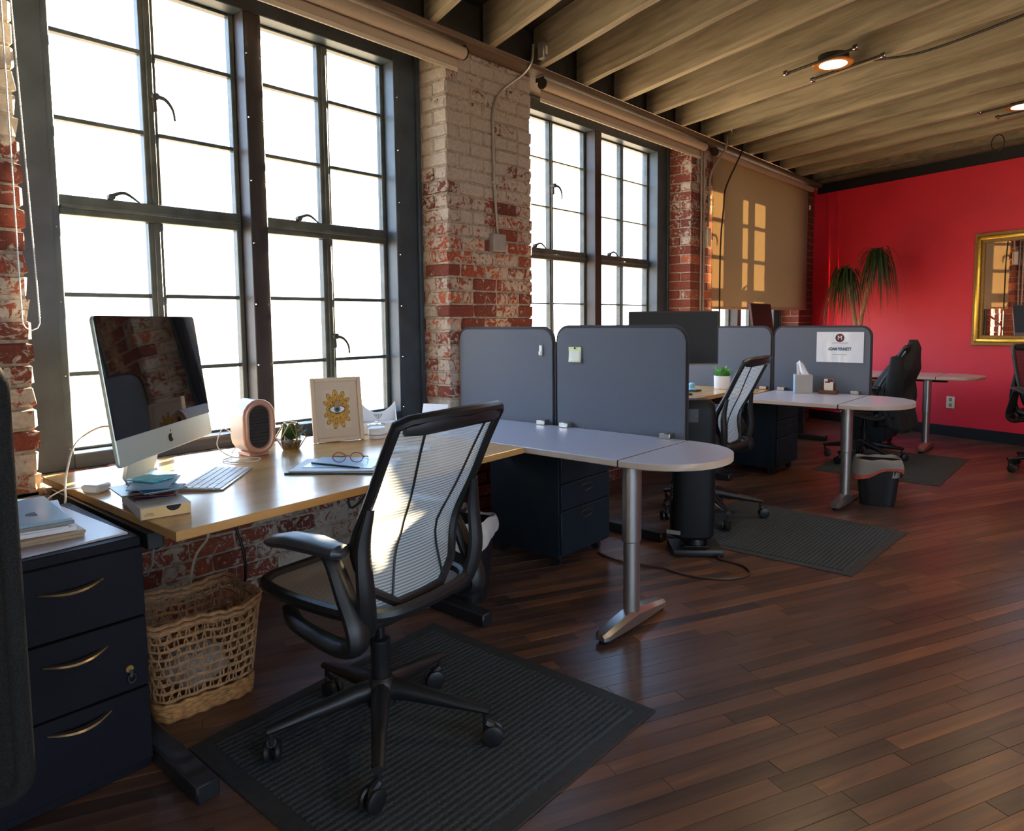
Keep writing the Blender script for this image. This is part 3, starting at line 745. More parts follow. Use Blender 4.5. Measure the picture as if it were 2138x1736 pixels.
bm = NB(); tube(bm, [(-0.215, -0.25, 0.92), (-0.265, -0.24, 0.74), (-0.26, -0.22, 0.56), (-0.25, -0.24, 0.44)], [0.05, 0.065, 0.06, 0.052], 12, 4); fin('sleeve', bm, 'jacket_black', jo)

# ================================================================== CARPET MATS
def floor_mat(label, pts, z=0.008):
    t = thing('carpet_mat', label, 'mat', (0, 0, 0), group='ribbed carpet mats under the chairs')
    bm = NB(); prism(bm, pts, 0.0005, z*0.6, bev=0.002); fin('border', bm, 'mat_border', t)
    c = Vector((sum(p[0] for p in pts)/len(pts), sum(p[1] for p in pts)/len(pts)))
    inn = [((Vector(p)-c)*(1-0.075/ (Vector(p)-c).length*1.0)+c)[:] for p in pts]
    bm = NB(); prism(bm, inn, 0.001, z, bev=0.002); fin('pile', bm, 'carpet_mat', t); return t
floor_mat('dark ribbed mat under the silver mesh chair, desk foot and basket side', [(-1.09, 0.86), (-1.10, 1.94), (-2.15, 1.93), (-2.06, 0.86)])
floor_mat('dark mat beside the tower fan, under a second task chair', [(-0.97, 3.60), (-0.93, 4.56), (-2.00, 4.66), (-2.05, 3.60)])
floor_mat('dark mat under the chair with the jacket', [(-1.02, 5.98), (-1.02, 7.29), (-1.95, 7.29), (-1.95, 5.98)])

# ================================================================== DESKS
def tee_foot(bm, x0, x1, y0, y1, h): b2(bm, x0, x1, y0, y1, 0.0005, h, bev=0.006)
def desk(label, poly, legs):
    t = thing('desk', label, 'desk', group='maple topped desks along the windows')
    bm = NB(); prism(bm, poly, DZ-0.027, DZ, bev=0.002); o = fin('desktop', bm, 'maple', t, smooth=False)
    o.data.materials.append(MATS['maple_edge'])
    for p in o.data.polygons:
        if abs(p.normal.z) < 0.5: p.material_index = 1
    xs = [p[0] for p in poly]; ys = [p[1] for p in poly]
    bm = NB(); b2(bm, min(xs)+0.15, min(xs)+0.19, min(ys)+0.10, max(ys)-0.10, DZ-0.075, DZ-0.028); b2(bm, max(xs)-0.32, max(xs)-0.28, min(ys)+0.10, max(ys)-0.10, DZ-0.075, DZ-0.028); fin('rail', bm, 'black_metal', t)
    for (y, xf, xb) in legs:
        bm = NB(); tee_foot(bm, xb, xf, y-0.032, y+0.032, 0.055); fin('foot', bm, 'black_metal', t)
        xm = xf*0.45+xb*0.55
        bm = NB(); b2(bm, xm-0.045, xm+0.045, y-0.025, y+0.025, 0.05, DZ-0.075, bev=0.004); fin('leg', bm, 'black_metal', t)
        bm = NB(); b2(bm, min(xs)+0.12, max(xs)-0.15, y-0.022, y+0.022, DZ-0.078, DZ-0.028, bev=0.003); fin('cross_arm', bm, 'black_metal', t)
    return t
desk('maple desk crowded with computer, heater and picture frame', [(-3.0, 0.78), (-1.897, 0.79), (-1.985, 2.335), (-3.0, 2.335)], [(0.795, -1.785, -2.85), (2.06, -1.955, -2.85)])
desk('maple desk with black monitor and potted succulent', [(-2.98, 2.985), (-2.255, 2.985), (-2.275, 5.0), (-2.06, 5.12), (-2.10, 5.43), (-2.98, 5.43)], [(3.52, -1.95, -2.85), (5.2, -2.3, -2.85)])
desk('far maple desk half hidden behind the screen with the name sign', [(-2.95, 5.475), (-2.12, 5.475), (-2.12, 6.1), (-2.25, 6.2), (-2.25, 7.75), (-2.95, 7.75)], [(6.3, -2.3, -2.8), (7.5, -2.3, -2.8)])

def half_end(x0, y0, y1, tip, n=18):
    cy, ry = (y0+y1)/2, (y1-y0)/2
    return [(x0+(tip-x0)*math.cos(R(-90+180*i/n))**0.8 if 0 < i < n else x0, cy+ry*math.sin(R(-90+180*i/n))) for i in range(n+1)]
def peninsula(label, xl, xs, tip, y0, y1, colx, coly, foot=(0.23, 0.25), topmat='laminate_grey'):
    t = thing('peninsula_table', label, 'table', group='grey peninsula tables with rounded ends')
    def top(nm, poly):
        bm = NB(); prism(bm, poly, DZ-0.028, DZ, bev=0.003); o = fin(nm, bm, topmat, t, smooth=True, ang=30)
        o.data.materials.append(MATS['laminate_edge'])
        for p in o.data.polygons:
            if abs(p.normal.z) < 0.5: p.material_index = 1
    top('table_top', [(xl, y0), (xs-0.0035, y0), (xs-0.0035, y1), (xl, y1)])
    top('rounded_end', half_end(xs+0.0035, y0, y1, tip))
    bm = NB(); b2(bm, xs-0.0033, xs+0.0033, y0+0.002, y1-0.002, DZ-0.026, DZ-0.0006); fin('seam_strip', bm, 'gap_dark', t)
    bm = NB(); b2(bm, xl+0.1, xs+0.05, (y0+y1)/2-0.03, (y0+y1)/2+0.03, DZ-0.068, DZ-0.0285); fin('rail', bm, 'black_metal', t)
    bm = NB(); b2(bm, xs-0.08, xs+0.17, (y0+y1)/2-0.12, (y0+y1)/2+0.10, DZ-0.042, DZ-0.0285, bev=0.003); fin('bracket_plate', bm, 'leg_silver', t)
    bm = NB(); lathe(bm, [(0.036, 0.05), (0.036, 0.36), (0.042, 0.365), (0.042, DZ-0.042)], 20, Matrix.Translation((colx, coly, 0)), 0.85, 1.15); fin('column', bm, 'leg_silver', t)
    rings = []
    for (dy, w_, h_) in ((-foot[0], 0.020, 0.026), (-foot[0]+0.02, 0.032, 0.034), (-0.10, 0.036, 0.055), (0, 0.037, 0.066), (0.10, 0.036, 0.055), (foot[1]-0.02, 0.030, 0.034), (foot[1], 0.020, 0.026)):
        rings.append([Vector((colx+sx*w_*q, coly+dy, z)) for sx, z, q in ((-1, 0.018, 1), (1, 0.018, 1), (1, h_*0.75+0.01, 1), (1, h_+0.014, 0.55), (-1, h_+0.014, 0.55), (-1, h_*0.75+0.01, 1))])
    bm = NB(); ringsweep(bm, rings); ft = fin('foot', bm, 'leg_silver', t, ang=30)
    for dy in (-foot[0]+0.03, foot[1]-0.03):
        bm = NB(); lathe(bm, [(0.020, 0.0005), (0.022, 0.008), (0.012, 0.02)], 14, Matrix.Translation((colx, coly+dy, 0))); fin('glide', bm, 'black_plastic', ft)
    return t
peninsula('grey peninsula table with rounded end beside the cluttered maple desk', -2.95, -1.505, -1.185, 2.34, 2.93, -1.50, 2.44)
peninsula('grey peninsula table carrying tissue box and name sign screen', -2.05, -1.385, -1.02, 4.72, 5.42, -1.41, 5.02)
peninsula('far peninsula table against the red wall', -2.24, -1.33, -0.98, 7.40, 7.98, -1.42, 7.55)

# ---- fabric screens
def desk_screen(label, x0, x1, y, z0, z1, clips, rz=0.0, strip=False):
    t = thing('desk_screen', label, 'screen', ((x0+x1)/2, y, 0), rz, group='grey fabric desk screens')
    w_ = x1-x0
    bm = NB(); prism(bm, [(p[0], p[1]) for p in rrect(w_-0.006, z1-z0-0.004, 0.065, 6, -(w_-0.006)/2, z0, 0.006)], -0.014, 0.014, RX90, bev=0.004); fin('fabric_panel', bm, 'screen_fabric', t)
    bm = NB(); pts = rrect(w_, z1-z0, 0.066, 6, -w_/2, z0, 0.008); tube(bm, [(p[0], 0, p[1]) for p in pts], 0.0085, 6, close=True, sx=0.55, sy=1.5); fin('edge_trim', bm, 'screen_edge', t)
    if strip:
        bm = NB(); b2(bm, w_/2+0.010, w_/2+0.018, -0.006, 0.006, z0+0.002, z1-0.07); fin('sun_stop_strip', bm, 'screen_edge', t)  # added strip that stops sun leaking between the two screens
    for cx in clips:
        x = cx-(x0+x1)/2
        bm = NB(); box(bm, (x, -0.040, DZ+0.0135), (0.056, 0.050, 0.026), bev=0.003); cl = fin('clamp', bm, 'silver', t)
        bm = NB(); box(bm, (x, -0.030, DZ-0.060), (0.042, 0.006, 0.062), bev=0.002); pl = fin('clamp_plate', bm, 'cream_plate', cl)
    return t
desk_screen('grey fabric desk screen with a white clip, beside the brick pier', -3.000, -2.298, 2.955, 0.695, 1.222, [-2.344], strip=True)
desk_screen('grey fabric desk screen with green sticky note', -2.268, -1.527, 2.955, 0.695, 1.228, [-2.192, -1.605])
desk_screen('grey fabric desk screen behind the potted succulent', -2.80, -2.099, 5.455, 0.695, 1.195, [-2.14], strip=True)
desk_screen('grey fabric desk screen bearing the printed name sign', -2.069, -1.385, 5.455, 0.695, 1.195, [-2.0, -1.47])

# ---- black fabric screen standing at the very left
t = thing('standing_screen', 'black fabric standing screen beside the black drawer cabinet', 'screen', (-1.484, 0.326, 0), math.atan2(0.66, 0.751))
bm = NB(); prism(bm, rrect(0.60, 0.80, 0.055, 8, -0.60, 0.405), -0.014, 0.014, RX90, bev=0.005); fin('fabric_panel', bm, 'screen_black', t)
bm = NB(); tube(bm, [(p[0], 0, p[1]) for p in rrect(0.606, 0.806, 0.058, 8, -0.603, 0.402)], 0.017, 10, close=True); fin('edge_trim', bm, 'screen_black', t)
for x in (-0.5,):
    bm = NB(); b2(bm, x-0.02, x+0.02, -0.013, 0.013, 0.02, 0.42, bev=0.003); fin('post', bm, 'black_metal', t)
    bm = NB(); b2(bm, x-0.03, x+0.03, -0.22, 0.22, 0.0005, 0.025, bev=0.004); fin('foot', bm, 'black_metal', t)

# ================================================================== CABINETS
def arc_handle(bm, p0, p1, out, r):
    P0, P1, o = Vector(p0), Vector(p1), Vector(out); pts = []
    for i in range(13):
        s = i/12; pts.append(P0.lerp(P1, s)+o*math.sin(math.pi*s)+Vector((0, 0, -0.007*math.sin(math.pi*s))))
    tube(bm, pts, [r*(0.55+0.75*math.sin(math.pi*i/12)) for i in range(13)], 8, 0, 1.0, 0.55)
t = thing('drawer_cabinet', 'black three drawer cabinet with curved brass handles, papers on top', 'cabinet')
cx0, cx1, cy0, cy1 = -2.62, -2.045, 0.315, 0.755
bm = NB(); b2(bm, cx0, cx1, cy0, cy1, 0.012, 0.680, bev=0.003); fin('body', bm, 'cabinet_black', t)
for z0, z1, hz in ((0.463, 0.655, 0.590), (0.262, 0.457, 0.402), (0.045, 0.256, 0.222)):
    bm = NB(); b2(bm, cx1, cx1+0.018, cy0+0.004, cy1-0.004, z0, z1, bev=0.002); d = fin('drawer', bm, 'cabinet_black', t)
    bm = NB(); arc_handle(bm, (cx1+0.02, 0.500, hz), (cx1+0.02, 0.648, hz+0.004), (0.026, 0, 0), 0.0095); fin('handle', bm, 'brushed_handle', d)
bm = NB(); cyl(bm, (cx1+0.016, 0.70, 0.325), (cx1+0.026, 0.70, 0.325), 0.010, n=14); lk = fin('lock', bm, 'brass', t)
bm = NB(); tube(bm, [(cx1+0.028, 0.704+0.010*math.cos(a), 0.298+0.012*math.sin(a)) for a in [2*math.pi*i/16 for i in range(16)]], 0.0016, 6, close=True); box(bm, (cx1+0.030, 0.702, 0.314), (0.002, 0.008, 0.022)); fin('key_ring', bm, 'chrome', lk)
bm = NB()
for x in (cx0+0.05, cx1-0.05):
    for y in (cy0+0.05, cy1-0.05): cyl(bm, (x, y, 0.0005), (x, y, 0.014), 0.016, n=10)
fin('glides', bm, 'black_plastic', t)

def pedestal(label, x0, x1, y0, y1, zt):
    t = thing('pedestal_cabinet', label, 'cabinet', group='dark drawer pedestals under the tables')
    bm = NB(); b2(bm, x0, x1, y0, y1, 0.055, zt, bev=0.008, seg=2); fin('body', bm, 'pedestal_blue', t)
    zs = [0.065, 0.30, 0.44, zt-0.012]
    for a, b in zip(zs[:-1], zs[1:]):
        bm = NB(); b2(bm, x1, x1+0.014, y0+0.006, y1-0.006, a+0.004, b-0.003, bev=0.004); d = fin('drawer', bm, 'pedestal_blue', t)
        bm = NB(); tube(bm, [(x1+0.013, (y0+y1)/2+0.055*math.cos(q), b-0.05+0.018*math.sin(q)) for q in [2*math.pi*i/18 for i in range(18)]], 0.004, 6, close=True); fin('pull', bm, 'black_plastic', d)
    for x in (x0+0.05, x1-0.05):
        for y in (y0+0.05, y1-0.05):
            bm = NB(); cyl(bm, (x, y-0.012, 0.027), (x, y+0.012, 0.027), 0.0265, n=14); box(bm, (x, y, 0.045), (0.03, 0.036, 0.022), bev=0.004); fin('caster', bm, 'black_plastic', t)
    bm = NB(); cyl(bm, (x1+0.012, y1-0.04, zt-0.045), (x1+0.018, y1-0.04, zt-0.045), 0.007, n=10); fin('lock', bm, 'chrome', t)
    return t
pedestal('dark blue-black pedestal under the first grey peninsula table', -2.60, -2.13, 2.77, 3.22, 0.610)
pedestal('dark blue-black pedestal under the table with the tissue box', -2.58, -2.10, 5.58, 6.05, 0.612)
pedestal('dark drawer pedestal beyond the chair with the jacket', -2.15, -1.75, 7.45, 7.90, 0.60)

# ================================================================== ROLLER SHADES
def roller_shade(label, y0, y1, zc, zbot, fab='shade_fabric_roll', x=-2.955):
    t = thing('roller_shade', label, 'shade')
    bm = NB(); cyl(bm, (x, y0, zc), (x, y1, zc), 0.034, n=20); fin('roller_tube', bm, fab if fab != 'shade_fabric' else 'shade_fabric_roll', t)
    bm = NB(); b2(bm, x-0.034, x-0.0325, y0+0.015, y1-0.015, zbot, zc); fin('shade_fabric', bm, fab, t, smooth=False)
    bm = NB(); b2(bm, x-0.040, x-0.027, y0+0.015, y1-0.015, zbot-0.014, zbot+0.012, bev=0.004); fin('hem_bar', bm, 'hem_bar' if fab != 'shade_fabric' else 'manila', t)
    for y in (y0-0.006, y1+0.006):
        bm = NB(); cyl(bm, (x, y-0.004, zc), (x, y+0.004, zc), 0.036, n=18); box(bm, (x-0.02, y, zc+0.03), (0.07, 0.004, 0.03)); fin('bracket', bm, 'iron_dark', t)
    return t
roller_shade('tan roller shade rolled up above the tall window by the maple desk', 0.66, 2.97, 2.800, 2.715)
roller_shade('tan roller shade rolled up over the window between the brick piers', 3.70, 6.02, 2.803, 2.715)
roller_shade('tan roller shade pulled down with sunlit pane shapes glowing through', 6.255, 8.86, 2.800, 1.370, 'shade_fabric', -2.96)
t = thing('bead_chain', 'looped bead chain hanging beside the left brick edge', 'chain')
bm = NB(); pts = []
for z in [2.80-0.02*i for i in range(76)]: pts.append((-2.985, 0.745, z))
tube(bm, pts[::6]+[(-2.985, 0.746, 1.275), (-2.985, 0.754, 1.258), (-2.985, 0.772, 1.248), (-2.985, 0.791, 1.258), (-2.985, 0.799, 1.275)]+[(-2.985, 0.80-0.035*(z-1.3)/1.5, z) for z in (1.4, 1.7, 2.0, 2.4, 2.80)], 0.0022, 6)
for i in range(150):
    z = 2.80-0.0101*i
    bmesh.ops.create_icosphere(bm, subdivisions=1, radius=0.0034, matrix=Matrix.Translation((-2.985, 0.745, z)))
    bmesh.ops.create_icosphere(bm, subdivisions=1, radius=0.0034, matrix=Matrix.Translation((-2.985, 0.80-0.035*(z-1.3)/1.5, z)))
fin('bead_string', bm, 'white_plastic', t)
tag(pbox('cord_tassel', 'white_plastic', None, (-3.0, 8.93, 2.60), (0.02, 0.03, 0.055), bev=0.006), 'small white cord weight hanging on the dark brick corner', 'cord')

# ================================================================== CONDUITS AND BOXES
t = thing('electrical_conduit', 'bent steel conduit with grey box on the painted brick pier', 'conduit')
bm = NB(); tube(bm, [(-2.895, 3.53, 2.99), (-2.892, 3.51, 2.88), (-2.93, 3.47, 2.80), (-3.0, 3.34, 2.68), (-3.005, 3.275, 2.56), (-3.005, 3.268, 2.40), (-3.005, 3.275, 2.10), (-3.005, 3.30, 1.80)], 0.0085, 8, 5); fin('pipe', bm, 'conduit_metal', t)
for z in (2.12,): pbox('strap', 'conduit_metal', t, (-3.008, 3.277, z), (0.012, 0.045, 0.014), bev=0.002)
pbox('junction_box', 'jbox_grey', t, (-3.0, 3.292, 1.752), (0.045, 0.115, 0.108), bev=0.004)
t = thing('outlet_box', 'small steel box on the joist above the brick pier', 'electrical box')
pbox('box_body', 'conduit_metal', t, (-2.86, 3.585, 2.955), (0.05, 0.055, 0.10), bev=0.004); pbox('cover_plate', 'jbox_grey', t, (-2.833, 3.585, 2.955), (0.004, 0.048, 0.09), bev=0.002); pbox('receptacle', 'cream_plate', t, (-2.829, 3.585, 2.955), (0.006, 0.024, 0.05), bev=0.003)
t = thing('conduit_run', 'straight and bent steel conduits on the narrow dark brick pier', 'conduit')
for y, z0, z1 in ((6.055, 0.9, 2.86), (6.11, 0.9, 2.86)):
    bm = NB(); tube(bm, [(-3.0, y, z0), (-3.0, y+0.005, 1.9), (-3.0, y, z1)], 0.010, 8); fin('pipe', bm, 'conduit_metal', t)
bm = NB(); tube(bm, [(-2.885, 6.33, 2.95), (-2.89, 6.30, 2.82), (-2.98, 6.22, 2.62), (-3.0, 6.215, 2.4), (-3.0, 6.20, 2.12)], 0.010, 8, 5); fin('pipe', bm, 'conduit_metal', t)
bm = NB(); tube(bm, [(-2.84, 6.62, 2.95), (-2.86, 6.58, 2.82), (-2.93, 6.42, 2.50), (-2.93, 6.375, 2.3), (-2.955, 6.37, 1.9), (-2.955, 6.37, 0.9)], 0.008, 8, 5); fin('pipe', bm, 'iron_dark', t)
pbox('switch_box', 'cream_plate', t, (-2.995, 6.19, 2.02), (0.03, 0.07, 0.17), bev=0.004)
t = thing('hanging_chain', 'thin steel chain hanging from the joists near the narrow pier', 'chain')
bm = NB()
for i in range(15):
    z = 2.95-0.026*i; M = Matrix.Translation((-2.70, 6.02, z+0.30)) @ Matrix.Rotation(R(90*(i % 2)), 4, 'Z')
    tube(bm, [M @ Vector((0.008*math.cos(a), 0, 0.017*math.sin(a))) for a in [2*math.pi*j/10 for j in range(10)]], 0.0025, 5, close=True)
o = fin('chain_links', bm, 'chrome', t)
t = thing('ceiling_cable', 'black cable sagging along the joists from the round lamp', 'cable')
bm = NB(); tube(bm, [(-1.30, 4.98, 2.885), (-1.05, 4.95, 2.855), (-0.75, 4.86, 2.86), (-0.40, 4.72, 2.875), (0.0, 4.55, 2.89)], 0.007, 6, 5); fin('cable', bm, 'cable_black', t)
t = thing('cable_loop', 'small coil of black wire hanging near the red wall', 'cable')
bm = NB(); c = Vector((-1.0, 7.95, 2.86)); tube(bm, [c+RD*(0.055*math.cos(a))+Vector((0, 0, 0.075*math.sin(a)-0.01)) for a in [2*math.pi*j/20 for j in range(20)]], 0.005, 6, close=True); fin('wire', bm, 'cable_black', t)

# ================================================================== CEILING LAMPS
def ceiling_lamp(label, x, y, en=60):
    t = thing('ceiling_lamp', label, 'lamp', (x, y, 0), RA, group='round downlights between the joists')
    bm = NB(); lathe(bm, [(0.075, 2.874), (0.118, 2.872), (0.124, 2.880), (0.100, 2.888)], 28); fin('trim_ring', bm, 'lamp_trim_glow', t)
    bm = NB(); lathe(bm, [(0.092, 2.886), (0.092, 2.93), (0.05, 2.94)], 24); fin('can_housing', bm, 'iron_dark', t)
    bm = NB(); lathe(bm, [(0.0, 2.871), (0.082, 2.8715), (0.082, 2.875), (0.0, 2.875)], 28); fin('lens', bm, 'lamp_lens', t)
    for sy in (-1, 1):
        bm = NB(); b2(bm, -0.26, 0.26, sy*0.125-0.010, sy*0.125+0.010, 2.868, 2.880, bev=0.002); fin('hanger_bar', bm, 'iron_dark', t)
        for sx in (-0.25, 0.25):
            bm = NB(); box(bm, (sx, sy*0.135, 2.873), (0.03, 0.03, 0.03), bev=0.004); fin('bar_clip', bm, 'chrome', t)
    ld = bpy.data.lights.new('downlight', 'SPOT'); ld.energy = en; ld.color = (1.0, 0.70, 0.38); ld.spot_size = R(150); ld.spot_blend = 0.8; ld.shadow_soft_size = 0.08
    lo = bpy.data.objects.new('downlight', ld); C.objects.link(lo); lo.parent = t; lo.location = (0, 0, 2.862)
    return t
ceiling_lamp('lit round downlight with trim tinted by its orange glow and hanger bars', -1.505, 4.85)
ceiling_lamp('second downlight with glow-tinted trim nearer the red wall', -0.70, 6.82)
for (x, y, wh) in ((0.2, 2.9, 'over the open plank floor'), (1.5, 1.0, 'deeper in the room by the added side openings'), (2.6, 4.6, 'by the far side wall')): ceiling_lamp('added unseen downlight '+wh, x, y)  # extra out-of-view lamps, added to warm the room's light

# ================================================================== RED WALL: mirror, outlet, palm
def onwall(s, z, n=0.0): p = CORNER+RD*s+RN*n; return Vector((p.x, p.y, z))
s0 = (Vector((-1.214, 8.528, 0))-CORNER).dot(RD); mw, z0, z1 = 0.86, 0.97, 2.09
t = thing('wall_mirror', 'rectangular mirror in a broad gold frame on the red wall', 'mirror', onwall(s0+mw/2, 0, -0.002), RA)
for nm, q in (('frame_rail', (-mw/2, mw/2, z1-0.10, z1)), ('frame_rail', (-mw/2, mw/2, z0, z0+0.10)), ('frame_stile', (-mw/2, -mw/2+0.10, z0+0.10, z1-0.10)), ('frame_stile', (mw/2-0.10, mw/2, z0+0.10, z1-0.10))):
    x0, x1, a, b = q; bm = NB(); b2(bm, x0, x1, -0.030, -0.002, a, b, bev=0.003); r_ = fin(nm, bm, 'gold_dark', t)
    hz = (x1-x0) > (b-a); bm = NB()
    if hz: b2(bm, x0+0.03, x1-0.03, -0.050, -0.028, a+0.03, b-0.03, bev=0.009, seg=2)
    else: b2(bm, x0+0.03, x1-0.03, -0.050, -0.028, a-0.07, b+0.07, bev=0.009, seg=2)
    fin('gilt_moulding', bm, 'gold_frame', r_)
bm = NB(); b2(bm, -mw/2+0.10, mw/2-0.10, -0.018, -0.010, z0+0.10, z1-0.10); fin('mirror_glass', bm, 'mirror_glass', t, smooth=False)
so_ = (Vector((-1.393, 8.59, 0))-CORNER).dot(RD)
t = thing('wall_outlet', 'cream outlet plate on the red wall under the far table', 'outlet', onwall(so_, 0.36, -0.001), RA)
pbox('cover_plate', 'cream_plate', t, (0, -0.004, 0), (0.085, 0.008, 0.125), bev=0.002)
for dz in (-0.028, 0.028): pbox('socket', 'vent_grey', t, (0, -0.009, dz), (0.03, 0.003, 0.036), bev=0.001)

t = thing('potted_palm', 'tall ponytail palm with drooping leaf tufts before the red wall', 'plant', (-2.21, 8.22, 0))
bm = NB(); lathe(bm, [(0.13, 0.0005), (0.17, 0.28), (0.18, 0.30), (0.165, 0.30), (0.15, 0.26), (0.0, 0.26)], 24); fin('pot', bm, 'pot_white', t)
bm = NB(); lathe(bm, [(0.0, 0.255), (0.155, 0.265), (0.0, 0.275)], 20); fin('soil', bm, 'soil_moss', t)
pr = random.Random(21)
for (top, mid) in (((-0.16, 0.03, 1.74), (-0.02, 0, 1.0)), ((0.16, 0.0, 1.92), (0.0, 0, 1.15))):
    bm = NB(); tube(bm, [(0, 0, 0.26), (mid[0]*0.6, 0, 0.6), mid, (top[0]*0.75, top[1], top[2]-0.12), top], [0.05, 0.035, 0.024, 0.02, 0.016], 10, 5); fin('stem', bm, 'palm_trunk', t)
    bm = NB(); T = Vector(top)
    for k in range(150):
        a = pr.uniform(0, 2*math.pi); L = pr.uniform(0.28, 0.62); up = pr.uniform(-0.3, 1.7)
        d = Vector((math.cos(a), math.sin(a), 0)); w_ = pr.uniform(0.004, 0.008); s = Vector((-d.y, d.x, 0)); prev = None
        for i in range(7):
            q = i/6; hz = L*(0.62*q-0.16*q*q)*(0.75+0.3*up); z = L*(up*0.75*q-(0.75+0.9*up)*q*q*1.05)
            p = T+d*hz+Vector((0, 0, z)); ww = w_*(1-q**2)+0.0008
            cur = (bm.verts.new(p-s*ww), bm.verts.new(p+s*ww))
            if prev: bm.faces.new((prev[0], prev[1], cur[1], cur[0]))
            prev = cur
    fin('leaf_tuft', bm, 'palm_leaf', t)

# ================================================================== BINS, FAN, BASKET
def wastebasket(label, x, y, r0, r1, h, liner):
    t = thing('wastebasket', label, 'bin', (x, y, 0), 0.3, group='black wastebaskets with liners')
    bm = NB()
    def f(u, v):
        P = arcpt(rrect(2*(r0+(r1-r0)*v), 1.5*(r0+(r1-r0)*v), 0.06, 6), u); return Vector((P[0], P[1], 0.001+h*v))
    sheet(bm, f, 40, 6, closeu=True); bm.faces.new([v for v in bm.verts if v.co.z < 0.0015][::-1])
    fin('tub', bm, 'bin_black', t, solid=0.004)
    bm = NB(); q = random.Random(int(x*100)); ph = [q.uniform(0, 6) for _ in range(4)]
    def g(u, v):                                                                            # bag folded over the rim
        a = 2*math.pi*u; px, py = arcpt(rrect(2*r1, 1.5*r1, 0.06, 6), u)
        wob = 0.005*math.sin(3*a+ph[0])+0.003*math.sin(8*a+ph[1])
        if v < 0.35: s = v/0.35; return Vector((px*(0.93+0.09*s), py*(0.93+0.09*s), h-0.10+0.125*s+wob*s))
        s = (v-0.35)/0.65; k2 = 1.02+0.12*math.sin(s*2.2)+(wob*4+0.012*math.sin(17*a))*s
        return Vector((px*k2, py*k2, h+0.025+wob-(0.105+0.035*math.sin(2*a+ph[2]))*s))
    sheet(bm, g, 84, 12, closeu=True); ln = fin('liner_bag', bm, liner, t)
    if liner == 'bin_liner':
        bm = NB()
        def g2(u, v): p = g(u, 0.90+0.10*v); c = Vector((p.x, p.y, 0))*1.006; return Vector((c.x, c.y, p.z-0.006*v))
        sheet(bm, g2, 84, 2, closeu=True); fin('drawstring_hem', bm, 'liner_red', ln)
    return t
wastebasket('black wastebasket with clear red-hemmed liner by a silver table foot', -1.245, 5.16, 0.105, 0.135, 0.30, 'bin_liner')
wastebasket('black wastebasket with pale liner behind the silver mesh chair', -2.27, 2.22, 0.11, 0.14, 0.36, 'liner_grey')

t = thing('tower_fan', 'black tower fan standing on the floor at the table end', 'fan', (-1.735, 3.47, 0), R(38))
bm = NB(); box(bm, (0, 0, 0.022), (0.27, 0.215, 0.040), bev=0.012, seg=2); bs = fin('base', bm, 'black_plastic', t)
bm = NB(); box(bm, (0, 0, 0.044), (0.15, 0.11, 0.012), bev=0.004); fin('base_step', bm, 'black_gloss', bs)
bm = NB(); lathe(bm, [(0.055, 0.045), (0.045, 0.062), (0.038, 0.085)], 18); fin('neck', bm, 'black_plastic', t)
def fan_pt(a, z):
    q = (z-0.085)/0.75; w_ = 0.118-0.016*q; d_ = 0.085-0.02*q; e = 0.6
    return Vector((w_*math.copysign(abs(math.cos(a))**e, math.cos(a))-0.02*(1-q), d_*math.copysign(abs(math.sin(a))**e, math.sin(a)), z))
zs = [0.085, 0.10, 0.2, 0.35, 0.5, 0.65, 0.76, 0.815, 0.835]; ks = [0.8, 0.96, 1, 1, 1, 1, 1, 0.93, 0.7]
bm = NB(); ringsweep(bm, [[Vector((p.x*k, p.y*k, p.z)) for p in [fan_pt(2*math.pi*j/28, z) for j in range(28)]] for z, k in zip(zs, ks)]); fin('housing', bm, 'fan_black', t)
for i in range(16):
    z = 0.20+0.0125*i; pts = [fan_pt(R(150+8*j), z)*1.0+Vector((-0.003, -0.001, 0)) for j in range(9)]; bm = NB(); tube(bm, pts, 0.0028, 5); fin('grille_slat', bm, 'black_gloss', t)
bm = NB(); sheet(bm, lambda u, v: fan_pt(R(-150+60*u), 0.72+0.07*v)+Vector((0, -0.002, 0)), 10, 4); fin('control_panel', bm, 'arm_pad', t)
pbox('rating_label', 'vent_grey', t, fan_pt(R(215), 0.125)+Vector((-0.004, -0.004, 0)), (0.075, 0.002, 0.022), rz=R(-25), bev=0.0005)
tag(fin('extension_lead', (lambda b_: (tube(b_, [(-2.12, 3.10, 0.007), (-1.95, 3.06, 0.007), (-1.75, 3.11, 0.007), (-1.58, 3.10, 0.007), (-1.42, 3.17, 0.007), (-1.36, 3.30, 0.007), (-1.43, 3.40, 0.007), (-1.56, 3.42, 0.007), (-1.585, 3.44, 0.012)], 0.006, 8, 6), b_)[1])(NB()), 'cord_brown'), 'dark power cord looping across the floor from the tower fan', 'cord')

# woven straw basket
t = thing('straw_basket', 'open woven straw basket under the maple desk', 'basket', (-2.36, 1.02, 0), R(-4))
def bk(u, v):                       # u around, v height
    x, y = arcpt(rrect(0.27+0.05*v, 0.31+0.07*v, 0.05, 5), u)
    return Vector((x, y, 0.008+0.33*v+(0.008*math.sin(12*u)+0.006*math.sin(31*u))*v))
q = random.Random(4); bm = NB()
for i in range(6):
    v = 0.005+0.17*i/6; tube(bm, [bk(j/60, v)*1.0+Vector((0, 0, 0.004*math.sin(j*2.1+i*3.14))) for j in range(60)], 0.0085, 6, close=True)
prism(bm, rrect(0.26, 0.30, 0.05, 5), 0.0005, 0.012); fin('woven_base', bm, 'straw_base', t)
bm = NB(); rows = [0.20+0.088*i for i in range(9)]
for i, v in enumerate(rows):
    tube(bm, [bk(j/72, v+0.008*math.sin(j*1.3+i)) for j in range(72)], 0.0036, 5, close=True); tube(bm, [bk(j/72, v+0.012+0.006*math.sin(j*1.1+i)) for j in range(72)], 0.0030, 5, close=True)
